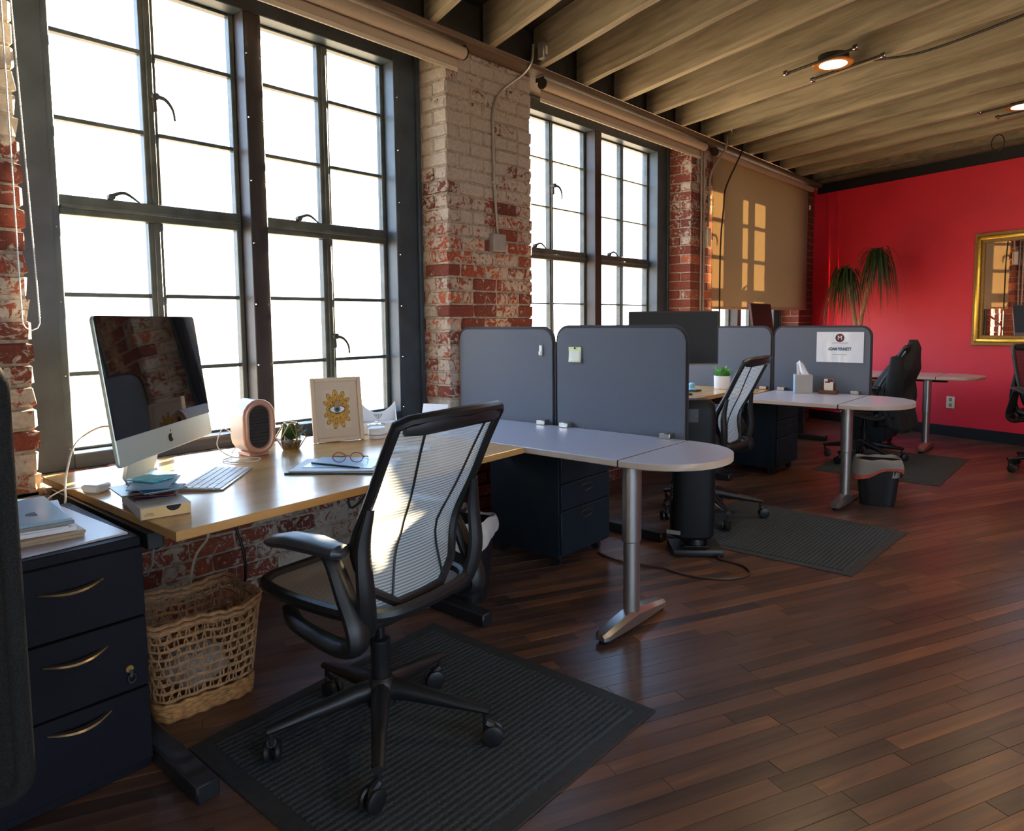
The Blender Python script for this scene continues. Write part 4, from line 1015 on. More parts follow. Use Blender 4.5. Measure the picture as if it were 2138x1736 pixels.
for i in range(8):
    for j in range(88):
        u = (j+0.5*(i % 2))/88; du = q.uniform(-0.005, 0.005)+(0.006 if j % 2 else -0.006)
        tube(bm, [bk(u, rows[i]), bk(u+du*0.4, (rows[i]+rows[i+1])/2), bk(u+du, rows[i+1])], q.uniform(0.0022, 0.0034), 4)
lat = fin('open_lattice', bm, 'straw', t)
bm = NB()
for k in range(2): tube(bm, [bk(j/90, 0.93+0.055*k+0.01*math.sin(j*1.7)) for j in range(90)], 0.008-0.001*k, 6, close=True)
fin('braided_rim', bm, 'straw', t)
bm = NB(); tube(bm, [bk(0.905, 0.95), bk(0.905, 1.0)*0.8+Vector((0, 0, 0.05)), bk(0.99, 1.0)*0.62+Vector((0, 0, 0.08)), bk(0.05, 0.98)*0.85+Vector((0, 0, 0.03)), bk(0.07, 0.93)], 0.007, 6, 5); fin('handle', bm, 'straw', t)
tag(pbox('crumpled_wrapper', 'liner_grey', None, (-2.37, 1.03, 0.10), (0.16, 0.17, 0.12), rz=0.4, bev=0.03), 'pale blue-grey bundle inside the straw basket', 'bundle')

# ================================================================== THINGS ON THE FIRST DESK
def T3(loc, rz): return Matrix.Translation(loc) @ Matrix.Rotation(rz, 4, 'Z')
# ---- all-in-one computer; local x along the width, front faces -y
mc = Vector((-2.555, 1.058, DZ)); MRZ = R(132)
t = thing('desktop_computer', 'silver all-in-one computer with dark screen on the maple desk', 'computer', mc[:], MRZ)
W2, ZB, HT, TILT = 0.345, 0.112, 0.475, R(-7)
TM = Matrix.Translation((0, 0, ZB)) @ Matrix.Rotation(TILT, 4, 'X')
bm = NB(); prism(bm, rrect(2*W2, HT, 0.016, 4, -W2, 0), -0.004, 0.010, TM @ RX90, bev=0.003); bd = fin('aluminium_body', bm, 'mac_alu', t)
bm = NB(); prism(bm, rrect(2*W2-0.002, HT-0.088, 0.014, 4, -W2+0.001, 0.0875, 0.001), 0.0102, 0.0122, TM @ RX90); fin('screen', bm, 'screen_glass', t)
bm = NB(); sheet(bm, lambda u, v: TM @ Vector((-W2*0.96+2*W2*0.96*u, 0.006+0.055*math.sin(math.pi*u)*math.sin(math.pi*(0.1+0.8*v)), 0.02+(HT-0.04)*v)), 14, 8); fin('curved_back', bm, 'mac_alu', t)
bm = NB(); rings = []
for (y, z, th) in ((-0.105, 0.005, 0.0045), (0.05, 0.005, 0.0045), (0.098, 0.009, 0.006), (0.112, 0.030, 0.006), (0.095, 0.11, 0.006), (0.062, 0.26, 0.006)):
    nx = Vector((0, 0.3 if z > 0.02 else 0, 1 if z < 0.02 else 0.0)).normalized() if z < 0.02 else Vector((0, 1, 0.2)).normalized()
    rings.append([Vector((-0.105, y, z))-nx*th, Vector((0.105, y, z))-nx*th, Vector((0.105, y, z))+nx*th, Vector((-0.105, y, z))+nx*th])
ringsweep(bm, rings); fin('stand', bm, 'mac_alu', t, ang=50)
# emblem on the chin: a bitten fruit with a leaf
lg = []
for i in range(40):
    a = 2*math.pi*i/40; r = 0.0165*(1+0.10*math.cos(2*a)-0.06*math.sin(a)); x, z = r*math.cos(a)*0.95, r*math.sin(a)*1.02
    if x > 0.009 and abs(z-0.002) < 0.0085: x = 0.0095-math.sqrt(max(0, 0.0085**2-(z-0.002)**2))*0.55+0.002
    if abs(x) < 0.004 and z > 0.01: z -= 0.003
    lg.append((x, z+0.043))
bm = NB(); prism(bm, lg, 0.0104, 0.0110, TM @ RX90); prism(bm, [(0.001, 0.061), (0.006, 0.064), (0.0085, 0.071), (0.003, 0.068)], 0.0104, 0.0110, TM @ RX90); fin('chin_emblem', bm, 'black_gloss', bd, smooth=False)

# ---- keyboard
kr = R(136); t = thing('keyboard', 'slim white keyboard before the all-in-one computer', 'keyboard', (-2.432, 1.168, DZ), kr)
bm = NB(); rings = [[Vector((x, y, z)) for x, y, z in ((sx*0.178, -0.073, 0.0005), (sx*0.178, 0.073, 0.0005), (sx*0.178, 0.073, 0.011), (sx*0.178, -0.073, 0.005))] for sx in (-1, 1)]; ringsweep(bm, rings); fin('tray', bm, 'silver', t, smooth=False)
kmesh = {}
def key(x, y, w_, h_):
    k = (round(w_, 4), round(h_, 4))
    if k not in kmesh:
        b_ = NB(); box(b_, (0, 0, 0.0), (w_-0.0028, h_-0.0028, 0.003), bev=0.0008); me = bpy.data.meshes.new('key'); b_.to_mesh(me); b_.free(); me.materials.append(MATS['key_white']); kmesh[k] = me
    o = bpy.data.objects.new('key', kmesh[k]); C.objects.link(o); o.parent = t; o.location = (x, y, 0.0095+(y/0.073)*0.0028); o.rotation_euler = (0.041, 0, 0)
for r_, (cnt, h_) in enumerate(((14, 0.014), (14, 0.0235), (13, 0.0235), (12, 0.0235), (11, 0.0235), (9, 0.0235))):
    y = 0.063-(0 if r_ == 0 else 0.019+0.0235*(r_-1))-0.002; span = 0.344; n_ = cnt
    if r_ == 5: ws = [0.024]*3+[0.024*5.2]+[0.024]*4; tot = sum(ws); ws = [q*span/tot for q in ws]
    elif r_ == 0: ws = [span/14]*14
    else: e = (span-0.0235*(n_-2))/2; ws = [e]+[0.0235]*(n_-2)+[e]
    x = -span/2
    for q in ws: key(x+q/2, y, q, h_); x += q
# ---- mouse, charger, stylus
t = thing('mouse', 'low rounded mouse on the desk by the computer foot', 'mouse', (-2.505, 0.905, DZ), R(120))
bm = NB(); sheet(bm, lambda u, v: Vector((0.031*math.cos(2*math.pi*u)*math.sin(v*math.pi/2), 0.056*math.sin(2*math.pi*u)*math.sin(v*math.pi/2), 0.001+0.022*math.cos(v*math.pi/2)**0.7)), 24, 8, closeu=True); fin('shell', bm, 'mac_mouse', t)
pbox('base', 'vent_grey', t, (0, 0, 0.0015), (0.045, 0.09, 0.0022), bev=0.001)
t = thing('power_adapter', 'small white power adapter at the desk edge', 'adapter', (-2.575, 0.822, DZ), R(30))
pbox('brick', 'white_plastic', t, (0, 0, 0.0145), (0.064, 0.064, 0.028), bev=0.006); pbox('plug', 'white_plastic', t, (-0.043, 0, 0.013), (0.022, 0.02, 0.014), bev=0.003)
bm = NB(); tube(bm, [(-0.05, 0, 0.012), (-0.085, -0.012, 0.01), (-0.115, -0.02, 0.006), (-0.14, -0.06, -0.02), (-0.135, -0.062, -0.06)], 0.0025, 6, 5); fin('lead', bm, 'cable_white', t)
tag(fin('pen', (lambda b_: (tube(b_, [(-2.42, 0.985, DZ+0.0045), (-2.48, 1.045, DZ+0.0045)], [0.004, 0.004], 8), b_)[1])(NB()), 'manila'), 'thin brown pen lying in front of the computer stand', 'pen')
# ---- computer cable down the desk edge
def cable(name, label, pts, r, mat, cat='cable'):
    b_ = NB(); tube(b_, pts, r, 8, 6); return tag(fin(name, b_, mat), label, cat)
cable('computer_cable', 'white cable arching from the computer down past the desk edge', [(-2.68, 0.955, 0.90), (-2.80, 0.915, 0.895), (-2.78, 0.83, 0.85), (-2.70, 0.775, 0.775), (-2.665, 0.755, 0.72), (-2.63, 0.745, 0.69), (-2.655, 0.742, 0.60), (-2.66, 0.77, 0.30), (-2.67, 0.85, 0.03)], 0.0036, 'cable_white')
cable('charging_cable', 'thin white cable looped by the copper-ringed heater', [(-2.80, 1.49, DZ+0.06), (-2.83, 1.42, DZ+0.105), (-2.80, 1.37, DZ+0.12), (-2.76, 1.33, DZ+0.06), (-2.74, 1.38, DZ+0.012), (-2.72, 1.44, DZ+0.004), (-2.66, 1.46, DZ+0.004), (-2.62, 1.41, DZ+0.004), (-2.66, 1.35, DZ+0.004), (-2.74, 1.34, DZ+0.004), (-2.78, 1.40, DZ+0.004)], 0.0022, 'cable_white')
# ---- boxes of cards
br_ = math.atan2(0.937-0.829, -2.142+2.107)
t = thing('card_box', 'flat kraft box with thumb notch under a heap of cards', 'box', (-2.205, 0.862, DZ), R(80))
bm = NB(); box(bm, (0, 0, 0.018), (0.135, 0.27, 0.034), bev=0.001); fin('sleeve', bm, 'box_side', t)
bm = NB(); box(bm, (0, -0.1362, 0.018), (0.131, 0.002, 0.031), bev=0.0004); dr = fin('drawer_front', bm, 'kraft', t)
bm = NB(); prism(bm, [(0.02*math.cos(R(180+18*i)), 0.033+0.016*math.sin(R(180+18*i))) for i in range(11)], -0.0006, 0.0006, Matrix.Translation((0.02, -0.1378, 0.0)) @ RX90); fin('thumb_notch', bm, 'black_gloss', dr, smooth=False)
for i in range(3): pbox('print_line', 'ink_dark', dr, (-0.045, -0.1376, 0.012+0.003*i), (0.03-0.006*i, 0.0005, 0.0008), bev=0)
t['group'] = 'things on the cluttered desk'
cr = random.Random(9); zc = DZ+0.036
cards = [('dark', 'dark photo card low in the heap'), ('red', 'red patterned card low in the heap'), ('green', 'green edged card poking from the heap'), ('dark', 'second dark card under the teal ones'), ('red', 'crimson card in the middle of the heap'), ('blue', 'blue card above the crimson one'), ('blue', 'pale blue card near the top of the heap'), ('dark', 'grey card just under the top one'), ('blue', 'large blue card topping the heap'), ('cyan', 'crinkled cyan card lying on the large blue card')]
for i, (m_, lab) in enumerate(cards):
    a = R(80+cr.uniform(-28, 28)); p = Vector((-2.24+cr.uniform(-.025, .02), 0.875+cr.uniform(-.015, .02), zc+0.0022)); L = cr.uniform(0.15, 0.19)
    if i == 9: L = 0.11; a = R(110)
    if i == 8: L = 0.19; a = R(60)
    if i == 2: p += Vector((-0.06, -0.02, 0))
    t = pbox('photo_card', 'card_'+m_, None, (0, 0, 0), (0.115 if i < 9 else 0.08, L, 0.0036), bev=0.0006); t.location = p; t.rotation_euler = (0, 0, a)
    tag(t, lab+' on the kraft box', 'card', 'cards heaped on the kraft box'); zc += 0.0046
# ---- heater
t = thing('desk_heater', 'white capsule desk heater with copper ring front', 'heater', (-2.73, 1.495, DZ), R(90))
def capsule(w_, h_, n=8):
    r = w_/2; return [(r*math.cos(R(180*i/n)), h_/2-r+r*math.sin(R(180*i/n))) for i in range(n+1)]+[(r*math.cos(R(180+180*i/n)), -h_/2+r+r*math.sin(R(180+180*i/n))) for i in range(n+1)]
MH = Matrix.Translation((0, 0, 0.125)) @ RX90
bm = NB(); prism(bm, capsule(0.136, 0.226), -0.115, 0.0, MH, bev=0.006); fin('shell', bm, 'white_plastic', t)
bm = NB(); tube(bm, [MH @ Vector((p[0], p[1], 0.004)) for p in capsule(0.116, 0.206)], 0.014, 10, close=True, sx=1.0, sy=1.0); fin('copper_ring', bm, 'copper_ring', t)
bm = NB(); prism(bm, capsule(0.100, 0.190), -0.002, 0.004, MH); gr = fin('grille', bm, 'grille_dark', t)
bm = NB()
for i in range(11): b2(bm, -0.045, 0.045, -0.0065, -0.004, 0.125-0.07+0.014*i-0.0008, 0.125-0.07+0.014*i+0.0008)
fin('grille_fins', bm, 'black_gloss', gr)
bm = NB(); b2(bm, -0.045, 0.045, -0.005, 0.10, 0.0005, 0.018, bev=0.004); fin('foot', bm, 'copper_ring', t)
bm = NB(); tube(bm, [(0.03, 0.12, 0.05), (0.05, 0.15, 0.06), (-0.02, 0.16, 0.02), (-0.05, 0.14, 0.004)], 0.003, 6, 5); fin('lead', bm, 'cable_white', t)
# ---- succulent in a wire terrarium
t = thing('terrarium', 'faceted glass terrarium with brass edges and succulent', 'terrarium', (-2.765, 1.665, DZ), R(20))
pts = [Vector((0.035*math.cos(R(60*i)), 0.035*math.sin(R(60*i)), 0.001)) for i in range(6)]+[Vector((0.066*math.cos(R(60*i+30)), 0.066*math.sin(R(60*i+30)), 0.055)) for i in range(6)]+[Vector((0.030*math.cos(R(60*i)), 0.030*math.sin(R(60*i)), 0.118)) for i in range(6)]
ed = [(i, (i+1) % 6) for i in range(6)]+[(i, 6+i) for i in range(6)]+[(i, 6+(i-1) % 6) for i in range(6)]+[(12+i, 6+i) for i in range(6)]+[(12+i, 6+(i-1) % 6) for i in range(6)]+[(12+i, 12+(i+1) % 6) for i in range(6)]
bm = NB()
for a, b in ed: cyl(bm, pts[a], pts[b], 0.0022, n=6)
fin('wire_frame', bm, 'brass', t)
bm = NB(); vs = [bm.verts.new(p*0.985) for p in pts]
for i in range(6):
    for f in ((i, (i+1) % 6, 6+i), (i, 6+i, 6+(i-1) % 6), (12+i, 6+i, 12+(i+1) % 6), (12+i, 6+(i-1) % 6, 6+i)):
        if i not in (0, 1) or f[0] < 12: bm.faces.new([vs[k] for k in f])
fin('glass_facets', bm, 'jar_glass', t, smooth=False)
bm = NB(); lathe(bm, [(0.0, 0.002), (0.034, 0.003), (0.050, 0.035), (0.0, 0.042)], 6); fin('soil', bm, 'soil_moss', t, smooth=False)
def leafs(bm, n, L, w_, base, seed, up=(0.3, 1.0)):
    q = random.Random(seed)
    for k in range(n):
        a = 2.4*k; e = up[0]+(up[1]-up[0])*q.random(); d = Vector((math.cos(a)*math.cos(e), math.sin(a)*math.cos(e), math.sin(e))); s = Vector((-math.sin(a), math.cos(a), 0)); l = L*q.uniform(0.7, 1.1)
        nn = d.cross(s); rings = []
        for (qq, ww) in ((0.0, 0.4), (0.3, 0.9), (0.6, 1.0), (0.85, 0.6), (1.0, 0.08)):
            p = Vector(base)+d*(l*qq)+Vector((0, 0, 0.15*l*qq*qq)); rings.append([p+s*w_*ww, p+nn*w_*ww*0.35, p-s*w_*ww, p-nn*w_*ww*0.25])
        ringsweep(bm, rings)
bm = NB(); leafs(bm, 22, 0.075, 0.012, (0, 0, 0.040), 3, (0.4, 1.35)); fin('succulent', bm, 'leaf_green', t)
# ---- framed print
fx = math.atan2(2.024-1.808, -2.719+2.806); fd = Vector((math.cos(fx), math.sin(fx), 0))
c = (Vector((-2.806, 1.808, DZ))+Vector((-2.719, 2.024, DZ)))/2
t = thing('framed_print', 'cream framed print of a yellow petalled eye leaning back on the desk', 'picture', c[:], fx)
PT = Matrix.Translation((0, 0, 0.002)) @ Matrix.Rotation(R(-11), 4, 'X')
fw, fh, b_w = 0.236, 0.300, 0.020
for nm, q in (('frame_stile', (-fw/2, -fw/2+b_w, 0, fh)), ('frame_stile', (fw/2-b_w, fw/2, 0, fh)), ('frame_rail', (-fw/2+b_w, fw/2-b_w, 0, b_w)), ('frame_rail', (-fw/2+b_w, fw/2-b_w, fh-b_w, fh))):
    bm = NB(); b2(bm, q[0], q[1], -0.010, 0.012, q[2], q[3], bev=0.003); bm.transform(PT); fin(nm, bm, 'frame_cream', t)
bm = NB(); b2(bm, -fw/2+b_w, fw/2-b_w, -0.001, 0.006, b_w, fh-b_w); bm.transform(PT); fin('mat_board', bm, 'mat_board', t, smooth=False)
bm = NB(); b2(bm, -0.060, 0.060, -0.0016, -0.001, 0.062, 0.240); bm.transform(PT); pr_ = fin('print_sheet', bm, 'art_paper', t, smooth=False)
ec = Vector((0, 0.150))
def flat(poly, y, mat, nm, par=pr_):
    b_ = NB(); prism(b_, poly, -y, -y+0.0003, PT @ RX90); return fin(nm, b_, mat, par, smooth=False)
def ell(cx, cy, a, b, rot=0, n=18): return [(cx+a*math.cos(u)*math.cos(rot)-b*math.sin(u)*math.sin(rot), cy+a*math.cos(u)*math.sin(rot)+b*math.sin(u)*math.cos(rot)) for u in [2*math.pi*i/n for i in range(n)]]
pq = random.Random(2)
for i in range(13):
    ang = 2*math.pi*i/13+0.2; vert = abs(math.sin(ang)); L = 0.014+0.020*vert; rr = 0.036+0.016*vert
    px, py = ec.x+rr*math.cos(ang), ec.y+(rr+0.004)*math.sin(ang)
    for (k, y_, m_) in ((1.12, -0.0020, 'petal_brown'), (1.0, -0.0024, 'petal_yellow'), (0.5, -0.0028, 'petal_brown'), (0.36, -0.0032, 'petal_yellow')): flat(ell(px, py, L*k, 0.0118*k, ang), y_, m_, 'petal')
flat([(ec.x+0.038*math.cos(u), ec.y+0.019*math.sin(u)*abs(math.sin(u))**0.3) for u in [2*math.pi*i/30 for i in range(30)]], -0.0036, 'ink_dark', 'eye_outline')
flat([(ec.x+0.034*math.cos(u), ec.y+0.016*math.sin(u)*abs(math.sin(u))**0.3) for u in [2*math.pi*i/30 for i in range(30)]], -0.0040, 'white_paper', 'eye_white')
flat(ell(ec.x, ec.y, 0.0145, 0.0145), -0.0044, 'eye_teal', 'iris'); flat(ell(ec.x, ec.y, 0.007, 0.007), -0.0048, 'black_gloss', 'pupil')
for i in range(17):
    u = R(-170+160*i/16)
    for s_ in (1, -1): flat([(ec.x+0.037*math.cos(u)-0.0006, ec.y+s_*0.019*abs(math.sin(u))), (ec.x+0.037*math.cos(u)+0.0006, ec.y+s_*0.019*abs(math.sin(u))), (ec.x+0.042*math.cos(u), ec.y+s_*(0.019*abs(math.sin(u))+0.007))], -0.0036, 'ink_dark', 'lash')
bm = NB(); prism(bm, [(-0.02, 0), (0.02, 0), (0.012, 0.2), (-0.012, 0.2)], 0.0, 0.003, Matrix.Translation((0, 0.085, 0.001)) @ Matrix.Rotation(R(20), 4, 'X') @ RX90); fin('easel_back', bm, 'manila', t)
# ---- folded card holder with triangle emblem, jar
t = thing('card_holder', 'white scooped holder with a triangular emblem behind the jar', 'holder', (-2.835, 2.205, DZ), R(58))
top = [(-0.085+0.17*i/14, 0.150-0.052*(1-((i-7)/7)**2)) for i in range(15)]
bm = NB(); prism(bm, [(-0.085, 0.001), (0.085, 0.001)]+top[::-1], -0.004, 0.0, Matrix.Translation((0, 0.03, 0)) @ RX90); fin('back_plate', bm, 'white_paper', t, smooth=False)
bm = NB(); b2(bm, -0.082, 0.082, -0.045, 0.028, 0.0005, 0.055, bev=0.002); fin('tray_box', bm, 'white_paper', t)
for s_ in (-1, 1):
    bm = NB(); prism(bm, [(0.03, 0.001), (-0.045, 0.001), (-0.045, 0.056), (0.03, 0.150)], -0.0015, 0.0015, Matrix.Translation((s_*0.0855, 0, 0)) @ Matrix.Rotation(R(90), 4, 'Z') @ RX90); fin('side_plate', bm, 'white_paper', t, smooth=False)
EM = Matrix.Translation((0, 0.0295, 0)) @ RX90
bm = NB(); prism(bm, [(-0.022, 0.090), (0.022, 0.090), (0.019, 0.082), (0.004, 0.064), (-0.004, 0.064), (-0.019, 0.082)], 0.0008, 0.0020, EM); em = fin('triangle_emblem', bm, 'vent_grey', t, smooth=False)
bm = NB(); prism(bm, [(-0.0165, 0.0875), (0.0165, 0.0875), (0.0145, 0.082), (0.003, 0.0675), (-0.003, 0.0675), (-0.0145, 0.082)], 0.0020, 0.0026, EM); fin('emblem_inset', bm, 'silver', em, smooth=False)
bm = NB()
for (x, z, w_) in ((-0.008, 0.084, 0.008), (0.003, 0.084, 0.008), (-0.002, 0.078, 0.010), (0.0, 0.073, 0.004)): prism(bm, [(x-w_/2, z-0.0012), (x+w_/2, z-0.0012), (x+w_/2, z+0.0012), (x-w_/2, z+0.0012)], 0.0026, 0.0030, EM)
fin('emblem_letters', bm, 'ink_dark', em, smooth=False)
t = thing('candle_jar', 'squat lidded jar with white label beside the framed print', 'jar', (-2.70, 2.085, DZ))
bm = NB(); lathe(bm, [(0.036, 0.0008), (0.040, 0.006), (0.040, 0.048), (0.036, 0.052)], 26); fin('glass_body', bm, 'white_plastic', t)
bm = NB(); lathe(bm, [(0.0403, 0.012), (0.0406, 0.013), (0.0406, 0.034), (0.0403, 0.035)], 26); lb = fin('label_band', bm, 'white_paper', t)
bm = NB(); lathe(bm, [(0.0408, 0.0165), (0.0410, 0.0165), (0.0410, 0.0215), (0.0408, 0.0215)], 26); fin('label_print', bm, 'vent_grey', lb)
bm = NB(); lathe(bm, [(0.030, 0.050), (0.042, 0.052), (0.043, 0.066), (0.038, 0.072), (0.012, 0.074), (0.008, 0.080), (0.0, 0.081)], 26); fin('lid', bm, 'jar_glass', t)
# ---- papers with glasses, stylus, photo cards
for i, (x, y, a, w_, h_, th, mat, lab) in enumerate(((-2.235, 1.58, 74, 0.40, 0.24, 0.006, 'card_dark', 'dark backed magazine under the loose papers'), (-2.245, 1.59, 76, 0.38, 0.235, 0.005, 'white_paper', 'white booklet in the middle of the paper pile'), (-2.27, 1.60, 70, 0.27, 0.20, 0.002, 'blue_folder', 'pale blue printed sheet topping the paper pile'))):
    o = pbox('paper_sheet', mat, None, (0, 0, 0), (w_, h_, th), bev=0.0006); o.location = (x, y, DZ+(0.0032, 0.0090, 0.0128)[i]); o.rotation_euler = (0, 0, R(a)-R(90)+R(55)); tag(o, lab+' on the maple desk', 'paper', 'paper pile on the maple desk')
t = thing('eyeglasses', 'folded eyeglasses with pink-tinted rims on the paper pile', 'glasses', (-2.255, 1.60, DZ+0.0145), R(40))
for s_ in (-1, 1):
    bm = NB(); tube(bm, [(s_*0.034+0.025*math.cos(u), 0, 0.021+0.019*math.sin(u)) for u in [2*math.pi*i/18 for i in range(18)]], 0.0018, 6, close=True); fin('rim', bm, 'lens_pink', t)
    bm = NB(); tube(bm, [(s_*0.060, 0, 0.022), (s_*0.063, 0.04, 0.018), (s_*0.055, 0.10, 0.004), (s_*0.03, 0.125, 0.003)], 0.0018, 6, 4); fin('temple', bm, 'ink_dark', t)
bm = NB(); tube(bm, [(-0.010, 0, 0.025), (0, 0, 0.028), (0.010, 0, 0.025)], 0.0016, 6); fin('bridge', bm, 'lens_pink', t)
tag(fin('pencil', (lambda b_: (tube(b_, [(-2.35, 1.50, DZ+0.0175), (-2.13, 1.56, DZ+0.0175)], [0.0035, 0.0035], 6), b_)[1])(NB()), 'ink_dark'), 'dark pencil lying across the paper pile', 'pencil')
t = thing('tablet', 'thin white slate lying near the chair back on the maple desk', 'tablet', (-2.33, 1.98, DZ), R(50)); pbox('slab', 'white_plastic', t, (0, 0, 0.0055), (0.17, 0.12, 0.009), bev=0.003); pbox('front_edge', 'silver', t, (0, -0.0605, 0.005), (0.15, 0.002, 0.006), bev=0.0005)
for i, (a, lab, m_) in enumerate(((20, 'pale photo print leaning up at the table corner', 'white_paper'), (48, 'blue tinted print lying at the table corner', 'blue_folder'))):
    o = pbox('photo_print', m_, None, (0, 0, 0), (0.15, 0.12, 0.003), bev=0.0005); tag(o, lab, 'print')
    o.location = (-2.80, 2.55+0.03*i, DZ+(0.055 if i == 0 else 0.004)); o.rotation_euler = (R(70) if i == 0 else 0, 0, R(a))
cable('desk_cable_tan', 'cream cable hanging below the maple desk', [(-2.62, 1.20, 0.68), (-2.62, 1.20, 0.55), (-2.60, 1.20, 0.46), (-2.66, 1.17, 0.36), (-2.72, 1.15, 0.10), (-2.73, 1.15, 0.01)], 0.005, 'cable_tan')
cable('desk_cable_black', 'black cable hanging below the maple desk', [(-2.55, 1.26, 0.68), (-2.60, 1.30, 0.55), (-2.65, 1.33, 0.48), (-2.63, 1.36, 0.30), (-2.70, 1.36, 0.01)], 0.006, 'cable_black')
cable('wall_cable', 'black cable running low along the brick under the desk', [(-2.60, 1.30, 0.52), (-2.72, 1.45, 0.44), (-2.9, 1.62, 0.42), (-2.94, 1.9, 0.45), (-2.9, 2.2, 0.50)], 0.005, 'cable_black')
cable('cable_knot', 'tangle of black cables bundled under the desk by the chair', [(-2.58, 1.80, 0.68), (-2.56, 1.78, 0.58), (-2.53, 1.74, 0.52), (-2.55, 1.86, 0.50), (-2.52, 1.94, 0.55), (-2.56, 1.84, 0.60), (-2.54, 1.72, 0.56), (-2.57, 1.80, 0.50), (-2.53, 1.90, 0.52), (-2.56, 1.82, 0.45), (-2.58, 1.83, 0.64)], 0.006, 'cable_black')
cable('loop_cable', 'grey cable looping beside the black drawer cabinet', [(-2.68, 0.90, 0.66), (-2.50, 0.93, 0.60), (-2.44, 0.94, 0.52), (-2.47, 0.93, 0.42), (-2.60, 0.92, 0.36), (-2.68, 0.93, 0.02)], 0.003, 'vent_grey')

# ================================================================== PAPERS ON THE BLACK CABINET
CZ = 0.680
lab = ['large pale board under the paper stack', 'tan folder at the bottom of the stack', 'second tan folder with frayed edge', 'bundle of loose white sheets', 'clear plastic sleeve of papers', 'thin grey folder below the blue one', 'pale blue plastic folder on top, lettered and thumb-notched']
spec = [(0.50, 0.40, 0.006, 'pale_board', -2.325, 0.525, 3), (0.36, 0.30, 0.009, 'manila', -2.33, 0.515, -6), (0.37, 0.29, 0.009, 'manila', -2.325, 0.51, -2), (0.35, 0.28, 0.012, 'white_paper', -2.335, 0.515, -8), (0.36, 0.28, 0.005, 'white_paper', -2.345, 0.51, -12), (0.35, 0.27, 0.010, 'vent_grey', -2.335, 0.505, -4), (0.35, 0.27, 0.007, 'blue_folder', -2.335, 0.50, -5)]
z = CZ+0.0005
for i, (L, w_, th, m_, x, y, a) in enumerate(spec):
    o = pbox('document_folder', m_, None, (0, 0, 0), (L, w_, th), bev=0.001); o.location = (x, y, z+th/2); o.rotation_euler = (0, 0, R(a)); z += th+0.0006
    tag(o, lab[i]+' on the black cabinet', 'folder', 'papers stacked on the black cabinet')
bm = NB(); prism(bm, [(0.022*math.cos(R(180*k/10)), 0.026*math.sin(R(180*k/10))) for k in range(11)], spec[-1][2]/2, spec[-1][2]/2+0.0008, Matrix.Translation((0.055, 0.075, 0)) @ Matrix.Rotation(R(180), 4, 'Z')); fin('thumb_notch', bm, 'ink_dark', o, smooth=False)
text('lettering', 'FIVES', 0.030, 'ink_dark', o, Matrix.Translation((0.062, 0.0, spec[-1][2]/2+0.0006)) @ Matrix.Rotation(R(96), 4, 'Z'))

# ================================================================== SCREEN NOTES AND SIGN
t = thing('sticky_note', 'pale green sticky note pinned to the grey screen', 'note', (-2.148, 2.955-0.0155, 1.088), R(0))
bm = NB(); sheet(bm, lambda u, v: Vector(((u-0.5)*0.078+0.004*(1-v), -0.001-0.010*(1-v)**2, (v-0.5)*0.078)), 4, 6); fin('note_paper', bm, 'sticky_pale', t, solid=0.0006)
pbox('green_band', 'sticky_green', t, (0, -0.0022, 0.029), (0.078, 0.0012, 0.020), bev=0); bm = NB(); lathe(bm, [(0.0, 0.0), (0.005, 0.002), (0.005, 0.004), (0.0, 0.006)], 10, Matrix.Translation((0.002, -0.003, 0.033)) @ RX90); fin('push_pin', bm, 'ink_dark', t)
t = thing('white_clip', 'small white clip stuck on the first grey screen', 'clip', (-2.372, 2.955-0.0155, 1.105)); pbox('clip_body', 'white_plastic', t, (0, -0.004, 0), (0.020, 0.008, 0.056), bev=0.003); pbox('clip_lip', 'white_plastic', t, (0, -0.011, -0.014), (0.018, 0.008, 0.022), bev=0.003)
t = thing('name_sign', 'printed name sign with round maroon logo on the grey screen', 'sign', (-1.592, 5.455-0.0155, 1.048))
pbox('sheet', 'white_paper', t, (0, -0.0012, 0), (0.325, 0.0016, 0.222), bev=0)
bm = NB(); b2(bm, -0.168, 0.168, -0.0040, -0.0034, -0.115, 0.115); fin('plastic_sleeve', bm, 'acrylic', t, smooth=False)
SM = Matrix.Translation((0, -0.0022, 0)) @ RX90
bm = NB(); prism(bm, ell(0.0, 0.068, 0.031, 0.031, 0, 30), 0, 0.0004, SM); lg_ = fin('logo_disc', bm, 'maroon', t, smooth=False)
text('logo_letter', 'M', 0.044, 'white_paper', lg_, Matrix.Translation((0, -0.0030, 0.067)) @ RX90)
pbox('logo_rule', 'maroon', t, (0.0, -0.0024, 0.031), (0.11, 0.0004, 0.0025), bev=0)
text('sign_name', 'ADAM BENNETT', 0.0265, 'ink_blue', t, Matrix.Translation((0, -0.0026, -0.014)) @ RX90 @ Matrix.Scale(0.80, 4, (1, 0, 0)) @ Matrix.Scale(1.15, 4, (0, 1, 0)), bold=0.0011)
pbox('sign_caption', 'ink_dark', t, (0.0, -0.0024, -0.055), (0.10, 0.0004, 0.0025), bev=0)

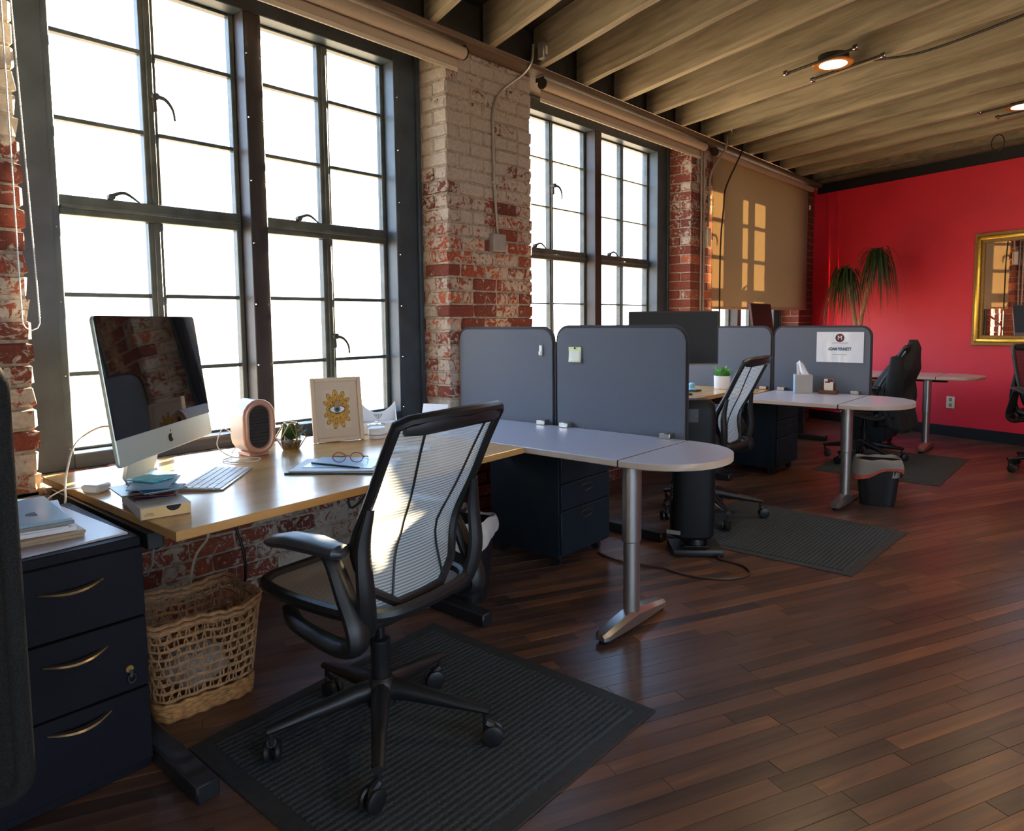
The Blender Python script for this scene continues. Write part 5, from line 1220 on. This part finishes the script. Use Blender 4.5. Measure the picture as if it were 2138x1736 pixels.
# ================================================================== SECOND DESK
t = thing('monitor', 'large black monitor on the second maple desk', 'monitor', (-2.54, 4.70, DZ), R(38))
bm = NB(); prism(bm, rrect(0.655, 0.402, 0.008, 3, -0.3275, 0.212), -0.02, 0.012, RX90, bev=0.003); fin('housing', bm, 'black_plastic', t)
bm = NB(); b2(bm, -0.318, 0.318, -0.0135, -0.012, 0.232, 0.606); fin('display', bm, 'display_matte', t, smooth=False)
bm = NB(); b2(bm, -0.3275, 0.3275, -0.0145, -0.011, 0.212, 0.224); fin('lower_bezel', bm, 'vent_grey', t, smooth=False)
bm = NB(); b2(bm, -0.03, 0.03, 0.02, 0.045, 0.01, 0.34, bev=0.004); fin('stand_post', bm, 'black_plastic', t); bm = NB(); b2(bm, -0.13, 0.13, -0.09, 0.10, 0.0005, 0.012, bev=0.004); fin('stand_base', bm, 'black_plastic', t)
t = thing('desk_figure', 'small pale blue round figure on a dark tray', 'ornament', (-2.53, 4.98, DZ))
bm = NB(); b2(bm, -0.10, 0.06, -0.05, 0.05, 0.0005, 0.012, bev=0.003); fin('tray', bm, 'black_plastic', t)
bm = NB(); lathe(bm, [(0.036, 0.012), (0.034, 0.020), (0.018, 0.026), (0.022, 0.034), (0.026, 0.045), (0.022, 0.058), (0.010, 0.066), (0.0, 0.067)], 20); fin('round_body', bm, 'toy_blue', t)
t = thing('potted_succulent', 'green succulent in a white cylindrical pot', 'plant', (-2.42, 5.28, DZ))
bm = NB(); lathe(bm, [(0.055, 0.0008), (0.062, 0.01), (0.064, 0.105), (0.058, 0.105), (0.056, 0.09), (0.0, 0.09)], 24); fin('pot', bm, 'pot_white', t)
bm = NB(); leafs(bm, 26, 0.095, 0.020, (0, 0, 0.088), 8, (0.25, 1.3)); fin('leaves', bm, 'leaf_bright', t)
t = thing('tissue_box', 'grey cube tissue box with a tissue standing out', 'tissue box', (-1.815, 5.34, DZ), R(24))
bm = NB(); b2(bm, -0.062, 0.062, -0.062, 0.062, 0.0005, 0.135, bev=0.002); o = fin('carton', bm, 'tissue_box', t); o.data.materials.append(MATS['tissue_side'])
for p in o.data.polygons:
    if p.normal.x < -0.7: p.material_index = 1
bm = NB(); sheet(bm, lambda u, v: Vector(((u-0.5)*0.085*(1-0.35*v)-0.018*v+0.006*math.sin(9*u), 0.014*math.sin(7*u+2*v), 0.132+0.095*v*(0.75+0.4*math.sin(math.pi*(u+0.15))))), 14, 8); fin('tissue', bm, 'tissue_white', t, solid=0.001)
t = thing('card_stand', 'small wooden stand holding business cards by the tissue box', 'card holder', (-1.635, 5.345, DZ), R(4))
pbox('wooden_base', 'walnut', t, (0, 0, 0.014), (0.125, 0.05, 0.026), bev=0.002); pbox('back_rest', 'walnut', t, (0, 0.018, 0.05), (0.10, 0.008, 0.06), bev=0.002)
pbox('card', 'cream_card', t, (0, 0.006, 0.066), (0.062, 0.003, 0.086), bev=0); pbox('red_corner', 'maroon', t, (0.012, 0.0035, 0.098), (0.036, 0.002, 0.020), bev=0); pbox('dark_mark', 'ink_dark', t, (-0.008, 0.0035, 0.086), (0.034, 0.002, 0.010), bev=0)
t = thing('table_brush', 'small black slab under the front edge of the second peninsula', 'tray', (-2.09, 4.88, DZ-0.045), R(20)); pbox('slab', 'black_plastic', t, (0, 0, 0), (0.13, 0.05, 0.012), bev=0.003); pbox('hook', 'iron_dark', t, (-0.03, 0.0, 0.011), (0.05, 0.03, 0.012), bev=0.002)
# ================================================================== THIRD DESK
t = thing('all_in_one_back', 'dark reddish monitor seen above the far screen', 'monitor', (-2.46, 6.36, DZ), R(94))
TB = Matrix.Rotation(R(-8), 4, 'X')
bm = NB(); prism(bm, rrect(0.56, 0.42, 0.012, 4, -0.28, 0.275), -0.012, 0.008, TB @ RX90, bev=0.003); fin('housing', bm, 'mac_back', t)
bm = NB(); b2(bm, -0.27, 0.27, -0.010, -0.0085, 0.345, 0.685); bm.transform(TB); fin('display', bm, 'display_matte', t, smooth=False)
bm = NB(); b2(bm, -0.09, 0.09, 0.05, 0.058, 0.008, 0.42); fin('stand', bm, 'mac_back', t); bm = NB(); b2(bm, -0.10, 0.10, -0.10, 0.08, 0.0005, 0.008, bev=0.002); fin('foot', bm, 'mac_back', t)
